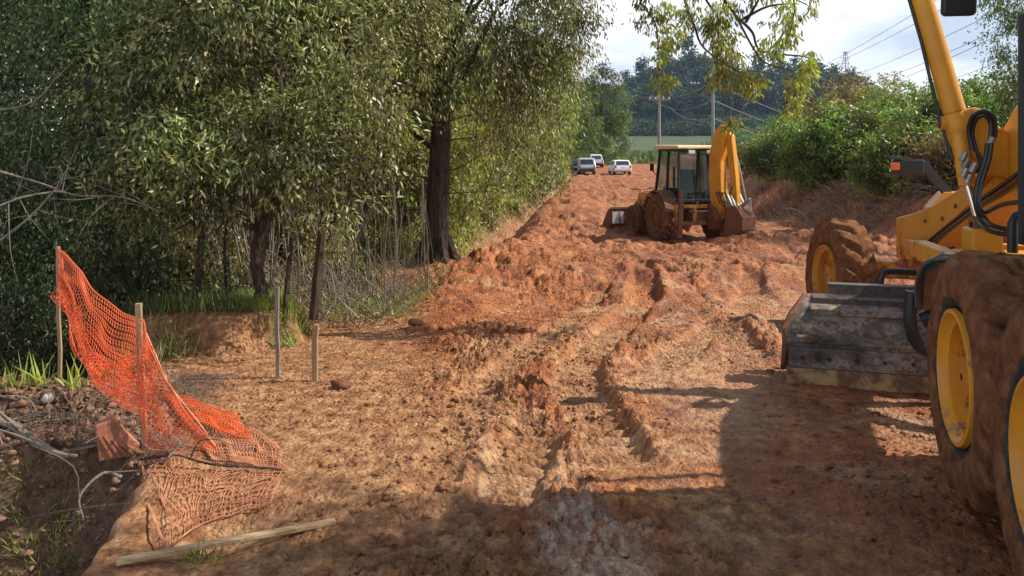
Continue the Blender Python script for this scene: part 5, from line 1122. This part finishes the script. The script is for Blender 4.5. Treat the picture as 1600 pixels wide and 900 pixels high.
# ------------------------------------------------------------------ backhoe loader
def backhoe():
    yaw = -14.; s_, c_ = math.sin(R(yaw)), math.cos(R(yaw))
    cx, cy = 5.32, 22.2; z0 = 1.8-(378-HY)/F*21.9
    root = empty('backhoe_loader', (cx, cy, z0), R(-yaw), 'muddy yellow backhoe loader standing in the middle of the works, boom folded upright', 'backhoe loader')
    y = M['yback']; bk = M['black']; mm = M['mudmetal']
    for sx in (-1, 1):
        big_wheel(root, sx*.92, 0, .70, .72, .44, sx, 0, M['tyreback'], mat_paint('rear_rim', (.40, .14, .03), mud=.5, zmud=.3), 20, 20+sx, 0, .08)
        big_wheel(root, sx*.82, 2.15, .46, .48, .30, sx, R(5), M['tyreback'], mm, 16, 24+sx, 0, .05)
    mb = MB(); mb.prism([(-.9, .55), (-.9, .95), (2.9, .95), (3.0, .6), (2.6, .45)], -.38, .38); mb.build('chassis', mm, root, False, .02)
    mb = MB(); mb.prism([(.8, .95), (.8, 1.52), (2.3, 1.42), (2.85, 1.32), (2.95, .8), (2.7, .7)], -.42, .42); mb.build('hood', y, root, False, .05)
    # fenders
    for sx in (-1, 1):
        mb = MB(); a = [(.84*math.cos(t), .70+.84*math.sin(t)) for t in np.linspace(R(20), R(165), 9)]; b = [(.79*math.cos(t), .70+.79*math.sin(t)) for t in np.linspace(R(165), R(20), 9)]
        mb.prism(a+b, sx*.68, sx*1.14); mb.build('fender', mm, root, False, .01)
        mb = MB(); mb.box((sx*.98, .55, 1.38), (.3, .55, .12)); mb.build('fender_step', y, root, False, .02)
    # cab
    x0, ya, yb, z1 = .70, -.72, .86, 2.72
    mb = MB()
    pts = {'rf': (yb+.08, .95, yb-.22, z1), 'mid': (.1, .95, .06, z1), 'rr': (ya, 1.2, ya+.12, z1)}
    for sx in (-1, 1):
        for k, (a0, za, a1, zb) in pts.items(): mb.bar((sx*x0, a0, za), (sx*(x0-.06), a1, zb), .07, .08, (0, 1, 0))
        mb.bar((sx*x0, ya, 1.25), (sx*x0, yb, 1.0), .06, .10); mb.bar((sx*(x0-.06), ya+.1, z1), (sx*(x0-.06), yb-.2, z1), .07, .07)
    for yy, zz in ((ya, 1.25), (yb+.06, 1.05), (ya+.12, z1), (yb-.22, z1), (ya+.05, 2.0)):
        if yy == ya+.05: continue
        mb.bar((-x0, yy, zz), (x0, yy, zz), .06, .08)
    mb.bar((0, ya+.02, 1.25), (0, ya+.10, z1), .04, .04, (0, 1, 0)); mb.build('cab_frame', bk, root, False, .01)
    mb = MB(); mb.prism([(ya-.12, z1+.03), (ya-.10, z1+.13), (yb-.2, z1+.17), (yb-.02, z1+.10), (yb-.02, z1+.03)], -.80, .80); mb.build('cab_roof', M['yroof'], root, False, .03)
    mb = MB(); mb.box((.3, ya-.1, z1-.06), (.34, .06, .1)); mb.build('roof_lamp', M['white'], root, False, .01); mb = MB(); mb.box((-.35, ya-.1, z1-.06), (.2, .06, .1)); mb.build('roof_lamp', M['white'], root, False, .01)
    gl = MB(); gl.add([(-.64, ya+.01, 1.28), (.64, ya+.01, 1.28), (.60, ya+.11, z1-.05), (-.60, ya+.11, z1-.05), (-.64, ya+.02, 1.28), (.64, ya+.02, 1.28), (.60, ya+.12, z1-.05), (-.60, ya+.12, z1-.05)], [(0, 1, 2, 3), (7, 6, 5, 4), (0, 4, 5, 1), (2, 6, 7, 3), (0, 3, 7, 4), (1, 5, 6, 2)]); gl.build('rear_window', M['glass'], root)
    for sx in (-1, 1):
        gl = MB(); gl.prism([(ya+.06, 1.3), (.78, 1.1), (.62, z1-.06), (ya+.15, z1-.06)], sx*(x0-.05), sx*(x0-.035)); gl.build('side_window', M['glass'], root)
    mb = MB(); mb.box((0, -.1, 1.45), (.5, .5, .14)); mb.prism([(-.02, 1.5), (.12, 2.15), (.22, 2.15), (.12, 1.5)], -.25, .25); mb.build('seat', bk, root, False, .04)
    mb = MB(); mb.box((0, .1, .98), (1.3, 1.5, .12)); mb.box((0, .72, 1.3), (.9, .25, .55)); mb.build('cab_floor', bk, root, False, .02)
    mb = MB(); mb.tube([(0, .6, 1.5), (0, .42, 1.8)], .03, 8); mb.lathe([(-.01, .17), (.01, .17), (.01, .2), (-.01, .2)], (0, .4, 1.82), 18, (0, -.5, .8), True); mb.build('steering_wheel', bk, root, True)
    # loader arms and bucket
    for sx in (-1, 1):
        mb = MB(); mb.prism([(.95, 1.30), (1.05, 1.52), (2.2, 1.22), (3.25, .55), (3.35, .35), (3.15, .3), (2.1, .92), (1.0, 1.2)], sx*.62-.05, sx*.62+.05); mb.build('loader_arm', y, root, False, .015)
        mb = MB(); mb.tube([(sx*.62, 1.3, .7), (sx*.62, 2.3, 1.0)], [.06, .06], 10); mb.tube([(sx*.5, 2.3, 1.15), (sx*.5, 3.3, .75)], .045, 10); mb.build('loader_cylinder', mm, root, True)
    mb = MB(); o_ = [(3.35, .78), (3.30, .45), (3.38, .12), (3.6, .02), (4.2, .0)]; i_ = [(4.2, .03), (3.62, .06), (3.43, .16), (3.35, .46), (3.40, .76)]
    mb.prism(o_+i_, -1.18, 1.18)
    for sx in (-1.18, 1.15): mb.prism([(3.34, .78), (3.30, .45), (3.38, .12), (3.6, .02), (4.2, .0), (4.1, .25), (3.6, .74)], sx, sx+.03)
    bu = mb.build('loader_bucket', M['mudmetal'], root, False, .008)
    mb = MB(); mb.bar((-1.2, 3.32, .80), (1.2, 3.32, .80), .08, .06); mb.build('bucket_lip', M['steel'], bu)
    mb = MB(); mb.box((-.95, 3.275, .47), (.40, .03, .40)); mb.build('bucket_plate', M['white'], bu)
    for sx in (-.9, -.3, .3, .9): mb = MB(); mb.prism([(3.28, .75), (3.20, .4), (3.28, .12), (3.34, .4)], sx-.02, sx+.02); mb.build('bucket_rib', mm, bu)
    # rear frame, stabilisers
    mb = MB(); mb.box((0, -.98, .62), (1.9, .12, .10)); mb.box((0, -.98, 1.10), (1.9, .12, .10))
    for xx in (-.9, -.35, .35, .9): mb.box((xx, -.98, .86), (.10, .11, .44))
    mb.build('rear_frame', y, root, False, .01)
    for sx in (-1, 1):
        mb = MB(); mb.bar((sx*.80, -1.05, 1.3), (sx*.86, -1.05, .20), .14, .14, (0, 1, 0)); mb.box((sx*.88, -1.05, .12), (.42, .3, .07)); mb.build('stabiliser', mm, root, False, .01)
        mb = MB(); mb.tube([(sx*.80, -1.05, 1.25), (sx*.80, -1.05, 1.6)], .055, 10); mb.build('stabiliser_cylinder', mm, root, True)
    mb = MB(); mb.tube([(-.30, -1.1, .7), (-.30, -1.1, 1.05), (-.30, -1.15, 1.05)], .02, 6)
    # kingpost, boom, dipper, bucket
    kx = .22; px_, py_ = kx, -1.15
    def swing(mb, a=R(24)):
        ca, sa = math.cos(a), math.sin(a); mb.v = [(px_+(v[0]-px_)*ca-(v[1]-py_)*sa, py_+(v[0]-px_)*sa+(v[1]-py_)*ca, v[2]) for v in mb.v]; return mb
    mb = MB(); mb.prism([(-1.05, .45), (-1.05, 1.2), (-1.35, 1.1), (-1.5, .75), (-1.35, .45)], kx-.2, kx+.2); mb.build('kingpost', mm, root, False, .02)
    bo = MB(); boom = [(-1.30, .70), (-1.12, 1.05), (-1.02, 1.9), (-1.05, 2.6), (-1.22, 3.22), (-1.42, 3.42), (-1.60, 3.38), (-1.62, 3.2), (-1.50, 2.9), (-1.42, 2.4), (-1.46, 1.6), (-1.58, .95), (-1.5, .7)]
    bo.prism([(a, b) for a, b in boom], kx-.15, kx+.15); swing(bo); bo.build('boom', y, root, False, .02)
    mb = MB(); mb.prism([(-1.55, 3.30), (-1.72, 3.1), (-1.86, 2.0), (-1.92, 1.1), (-1.78, 1.05), (-1.66, 2.0), (-1.55, 2.9)], kx-.09+.05, kx+.09+.05); swing(mb); mb.build('dipper', y, root, False, .015)
    mb = MB(); mb.tube([(kx+.32, -1.5, 2.95), (kx+.40, -1.72, 2.0)], .04, 10); mb.tube([(kx+.40, -1.72, 2.0), (kx+.48, -1.9, 1.05)], .03, 8); swing(mb); mb.build('dipper_cylinder', M['steel'], root, True)
    mb = MB(); mb.tube([(kx, -1.45, .85), (kx-.0, -1.75, 1.7)], [.06, .05], 10); swing(mb); mb.build('boom_cylinder', mm, root, True)
    bk2 = MB(); ob = [(-1.55, 1.15), (-1.75, 1.22), (-2.05, 1.15), (-2.28, .85), (-2.25, .5), (-2.0, .30), (-1.65, .30)]; ib = [(-1.65, .34), (-1.98, .35), (-2.2, .54), (-2.23, .84), (-2.02, 1.10), (-1.75, 1.17)]
    bk2.prism(ob+ib, kx-.31, kx+.31)
    for sx in (kx-.31, kx+.29): bk2.prism([(-1.75, 1.2), (-2.05, 1.13), (-2.26, .85), (-2.23, .5), (-2.0, .31), (-1.65, .31)], sx, sx+.02)
    swing(bk2); bb = bk2.build('digging_bucket', mm, root, False, .01)
    for i in range(5):
        mb = MB(); xx = kx-.28+i*.14; mb.prism([(-1.95, 1.14), (-1.90, 1.24), (-1.78, 1.48), (-1.70, 1.24), (-1.72, 1.12)], xx-.035, xx+.035); swing(mb); mb.build('bucket_tooth', M['steel'], bb)
    mb = MB(); mb.bar((kx+.12, -1.88, 1.1), (kx+.15, -2.2, 1.35), .05, .08); mb.bar((kx+.15, -2.2, 1.35), (kx+.1, -2.25, .95), .05, .07); swing(mb); mb.build('bucket_link', M['steel'], root)
    for k in range(4):
        mb = MB(); xx = kx-.12+k*.08; mb.tube(spline([(xx, -1.0, 1.05), (xx+.05, -1.3, 1.45), (xx-.05, -1.55, 1.5), (xx, -1.62, 1.2)], 4), .02, 6); mb.build('hydraulic_hose', M['hose'], root, True)
    mb = MB(); mb.tube([(-.66, .75, 1.9), (-.80, .85, 2.1)], .015, 6); mb.box((-.82, .85, 2.2), (.12, .03, .22)); mb.build('mirror', bk, root)
    mb = MB(); mb.tube([(.3, 1.6, 1.4), (.3, 1.6, 2.2)], .045, 10); mb.build('exhaust_pipe', bk, root, True)
    return root
backhoe()

# ------------------------------------------------------------------ stakes, net, plank, small things
def stake(name, lab, cat, px, yb, yt, wd, m, group=None, tx=0, seed=0, Y=None):
    g = G(px, yb) if Y is None else W(px, yb, Y); top = W(px+tx, yt, g[1])
    mb = MB(); d = top-Vector(g); rs = np.random.RandomState(seed); pp = [Vector((0, 0, -.05))]+[d*t+Vector((rs.randn()*.004, rs.randn()*.004, 0)) for t in (.25, .5, .75, 1)]
    vs = []; 
    for p in pp:
        for a, b in ((-1, -1), (1, -1), (1, 1), (-1, 1)): vs.append(p+Vector((a*wd/2, b*wd*.35, 0)))
    fs = [(3, 2, 1, 0)]+[(4*i+j, 4*i+(j+1) % 4, 4*i+4+(j+1) % 4, 4*i+4+j) for i in range(4) for j in range(4)]+[(16, 17, 18, 19)]
    mb.add(vs, fs); o = mb.build(name, m, None, False, .003, loc=g); return tag(o, lab, cat, group)
M['stakegrey'] = mat_bark('weathered_wood', (.18, .15, .12), (.40, .34, .27), (6, 6, .7))
stake('wooden_stake', 'tallest slim stake standing alone in the clearing', 'stake', 434, 591, 448, .034, M['stakegrey'], None, -2, 1)
stake('wooden_stake', 'short pale stake right of the tall slim one', 'stake', 492, 596, 507, .045, M['wood'], None, 2, 2)
P_a = stake('fence_post', 'thin pole holding the peak of the orange net', 'post', 93, 603, 385, .028, M['wood'], None, -2, 3)
gB = Vector(G(226, 700))
P_b = stake('fence_post', 'pale flat post standing in the middle of the orange net', 'post', 226, 702, 474, .038, M['wood'], None, -9, 4)
stake('wooden_stake', 'tiny stake on the right bank beside the brush', 'stake', 1219, 333, 315, .05, M['stakegrey'], None, 0, 5, 30)
def net():
    rs = np.random.RandomState(4)
    root = empty('safety_net', W(226, 700, 4.5), 0, 'torn orange plastic safety net sagging from two posts down to the ground', 'safety net')
    o0 = root.location
    def gp(px, py, lift=.02):
        g_ = G(px, py); return Vector((g_[0], g_[1], g_[2]+lift))
    Ya, Yb = P_a.location.y-.03, P_b.location.y-.04
    def patch(name, top, bot, nu, nv, fold, m, r=.0032, fseed=0, drop=0., lift=0):
        tp = [Vector(p) for p in spline(top, 6)]; bt = [Vector(p) for p in spline(bot, 6)]
        def ev(c, t): k = t*(len(c)-1); i = min(int(k), len(c)-2); return c[i].lerp(c[i+1], k-i)
        def S(u, v):
            a, b = ev(tp, u), ev(bt, u); p = a.lerp(b, v)
            f = fold*math.sin(u*23+v*5+fseed)*.5+fold*.6*math.sin(u*11-v*9+fseed*2)+fold*.4*math.sin(v*17+u*7)
            w_ = 4*v*(1-v) if True else 1
            q = p+Vector((f*.5, f, f*.35))*(.35+.65*w_)
            if lift:
                hh = H(q.x, q.y)+.012
                q.z = max(q.z, hh) if lift > 0 else q.z
            return q-o0
        mb = MB()
        for j in range(nv+1):
            v = j/nv
            if 0 < j < nv and rs.rand() < drop: continue
            mb.tube([S(i/(nu*2), v+(.35/nv if (i % 2 and 0 < j < nv) else 0)) for i in range(nu*2+1)], r*(1.7 if j in (0, nv) else 1), 4, False)
        for i in range(nu+1):
            if rs.rand() < drop: continue
            mb.tube([S(min(1, i/nu+(.4/nu if j % 2 else 0)), j/nv) for j in range(nv+1)], r*.85, 4, False)
        return mb.build(name, m, root)
    # hung section between the two posts
    patch('net_panel', [W(90, 388, Ya), W(118, 415, Ya-.15), W(150, 455, (Ya+Yb)/2+.2), W(190, 487, Yb+.3), W(222, 500, Yb)],
          [W(94, 425, Ya), W(112, 505, Ya-.2), W(140, 590, (Ya+Yb)/2+.15), W(180, 628, Yb+.25), W(222, 650, Yb)], 46, 26, .022, M['orange'], .0026)
    # bunched lower fold
    patch('net_fold', [W(88, 430, Ya-.05), W(120, 500, Ya-.3), W(150, 555, (Ya+Yb)/2+.1), W(190, 560, Yb+.2), W(232, 540, Yb-.04)],
          [W(96, 470, Ya), W(128, 560, Ya-.3), W(165, 612, (Ya+Yb)/2), W(200, 630, Yb+.1), W(236, 640, Yb-.08)], 40, 15, .05, M['orange'], .0025, 2)
    # right of the post, falling to the ground
    patch('net_panel', [W(222, 500, Yb), W(236, 548, Yb-.05), W(262, 600, Yb-.05), W(300, 655, Yb-.1), W(350, 712, Yb-.18)],
          [W(217, 620, Yb), W(224, 665, Yb-.05), W(232, 700, Yb-.08), W(262, 718, Yb-.12), W(330, 728, Yb-.2)], 34, 24, .02, M['orange'], .0025, 1)
    # lying on the ground to the right
    patch('net_ground', [gp(262, 625), gp(310, 640), gp(360, 660), gp(400, 678), gp(432, 700)], [gp(330, 722), gp(355, 726), gp(385, 730), gp(415, 735), gp(450, 740)], 34, 22, .02, M['net_dusty'], .0024, 3, .2, 1)
    patch('net_fold', [gp(255, 622, .03), gp(290, 632, .05), gp(330, 645, .04), gp(372, 655, .02)], [gp(290, 668, .05), gp(320, 678, .07), gp(350, 688, .05), gp(392, 690, .02)], 30, 12, .014, M['orange'], .0024, 5, 0, 1)
    # hanging below the cord into the hollow
    cord = [W(220, 718, Yb-.1), gp(270, 728, .05), gp(330, 734, .03), gp(390, 738, .02), gp(440, 742, .02)]
    patch('net_panel', cord, [W(262, 856, 3.46), gp(300, 835, .02), gp(340, 818, .02), gp(375, 806, .02), gp(425, 790, .02)], 30, 14, .035, M['net_dusty'], .0026, 4, .25, 1)
    mb = MB(); mb.tube([p-o0 for p in spline(cord, 6)], .008, 6); mb.build('cord', M['barkdark'], root, True)
    mb = MB(); mb.tube([W(228, 520, Yb)-o0, W(262, 600, Yb-.02)-o0, W(310, 660, Yb-.06)-o0, W(352, 720, Yb-.15)-o0], .006, 5); mb.tube([W(222, 720, Yb-.1)-o0, W(232, 790, 3.9)-o0, W(250, 835, 3.6)-o0, W(262, 858, 3.46)-o0], .007, 5); mb.build('edge_rope', M['net_dusty'], root, True)
net()
def plank(name, lab, a, b, w_, h_, m, cat='plank', lift=.03):
    a = Vector(a)+Vector((0, 0, lift)); b = Vector(b)+Vector((0, 0, lift)); mb = MB(); mb.bar(Vector((0, 0, 0)), b-a, w_, h_); o = mb.build(name, m, None, False, .004, loc=a); return tag(o, lab, cat)
pa = W(182, 882, 3.28); pb = Vector(G(524, 819))
plank('wooden_plank', 'long pale wooden batten lying at the pit edge', pa, pb, .042, .022, M['plankwood'], 'plank', .012)
def branch(name, lab, pts, r, m, side=0, seed=0):
    rs = np.random.RandomState(seed); o0 = Vector(pts[0]); P = spline([Vector(p)-o0 for p in pts], 6); n = len(P); mb = MB(); mb.tube(P, [r*(1-.75*i/n) for i in range(n)], 7)
    for k in range(side):
        i = rs.randint(n//5, n-1); d = Vector((rs.randn(), rs.randn()*.4, rs.randn()*.7)).normalized()*(.25+.5*rs.rand()); mb.tube(spline([P[i], P[i]+d*.5+Vector(rs.randn(3)*.04), P[i]+d], 3), [r*.35*(1-.13*j) for j in range(7)], 4)
    o = mb.build(name, m, None, True, loc=o0); return tag(o, lab, 'branch')
branch('fallen_branch', 'thick curved bare branch resting on the spoil heap', [W(-40, 650, 4.9), W(10, 660, 4.85), W(45, 682, 4.75), W(90, 708, 4.65), W(120, 712, 4.6)], .035, M['twig'], 3, 1)
branch('bare_branch', 'long bare grey branch crossing in front of the dark leaves', [W(-20, 390, 6.6), W(40, 345, 6.6), W(90, 290, 6.7), W(120, 230, 6.8)], .014, M['twig'], 9, 2)
branch('bare_branch', 'bare twig curving nearly level through the dark leaves', [W(-20, 262, 6.4), W(60, 285, 6.5), W(120, 305, 6.6), W(190, 308, 6.7), W(250, 330, 6.8)], .010, M['twig'], 10, 3)
branch('bare_branch', 'bare twig rising from the photo edge above the level one', [W(-20, 175, 6.8), W(50, 160, 6.8), W(90, 120, 6.9), W(120, 90, 7.0)], .010, M['twig'], 6, 4)
branch('bare_branch', 'slanting bare stick low at the left edge', [W(-20, 330, 6.2), W(30, 310, 6.3), W(80, 300, 6.4), W(100, 300, 6.4)], .012, M['twig'], 5, 5)
branch('fallen_branch', 'crooked pale root hanging down the pit face', [W(190, 745, 4.55), W(160, 740, 4.5), W(125, 775, 4.4), W(130, 810, 4.35)], .012, M['twig'], 3, 6)
branch('fallen_branch', 'broken dry stick leaning among the twigs at the clearing edge', [W(480, 430, 9.3), W(500, 455, 9.2), W(520, 480, 9.1)], .02, M['twig'], 3, 7)
def lump(name, lab, cat, px, py, s, m, seed, flat=.7, v=.16):
    rs = np.random.RandomState(seed); g_ = G(px, py); V = IV*(1+v*rs.randn(len(IV), 1))*np.array([s, s*.8, s*flat]); me = mesh_np(name, V, IF, True); o = link(name, me, m, None, (g_[0], g_[1], g_[2]+s*flat*.45)); return tag(o, lab, cat)
lump('pale_stone', 'round whitish stone lying on the spoil heap', 'stone', 75, 632, .042, M['stone'], 1, .85, .06)
lump('earth_clod', 'dark lump of earth standing alone below the short stake', 'clod', 534, 606, .085, M['darkclod'], 2, .55)
lump('earth_clod', 'dark lump near the back of the clearing', 'clod', 652, 508, .11, M['darkclod'], 3, .4)
def brick():
    root = empty('brick_fragment', W(183, 690, 4.72), .5, 'broken ribbed clay brick embedded in the spoil beside the post', 'brick')
    mb = MB(); mb.prism([(-.10, -.09), (-.12, .13), (-.03, .16), (.13, -.03), (.1, -.09)], -.05, .05, 'y'); mb.build('body', M['brick'], root, False, .006)
    for k in range(5): mb = MB(); x_ = -.09+k*.04; mb.bar((x_-.02, -.056, .10-k*.03), (x_+.06, -.056, -.07), .012, .014); mb.build('rib', M['brick'], root)
brick()
def sack():
    g_ = G(573, 395); o0 = W(573, 378, g_[1]+.5); rs = np.random.RandomState(3); V = IV*(1+.14*rs.randn(len(IV), 1))*np.array([.07, .07, .11]); o = link('plastic_bag', mesh_np('plastic_bag', V, IF, True), mat_simple('blue_plastic', (.02, .07, .28), .35), None, o0); tag(o, 'small blue plastic bag caught in the scrub', 'bag')
sack()
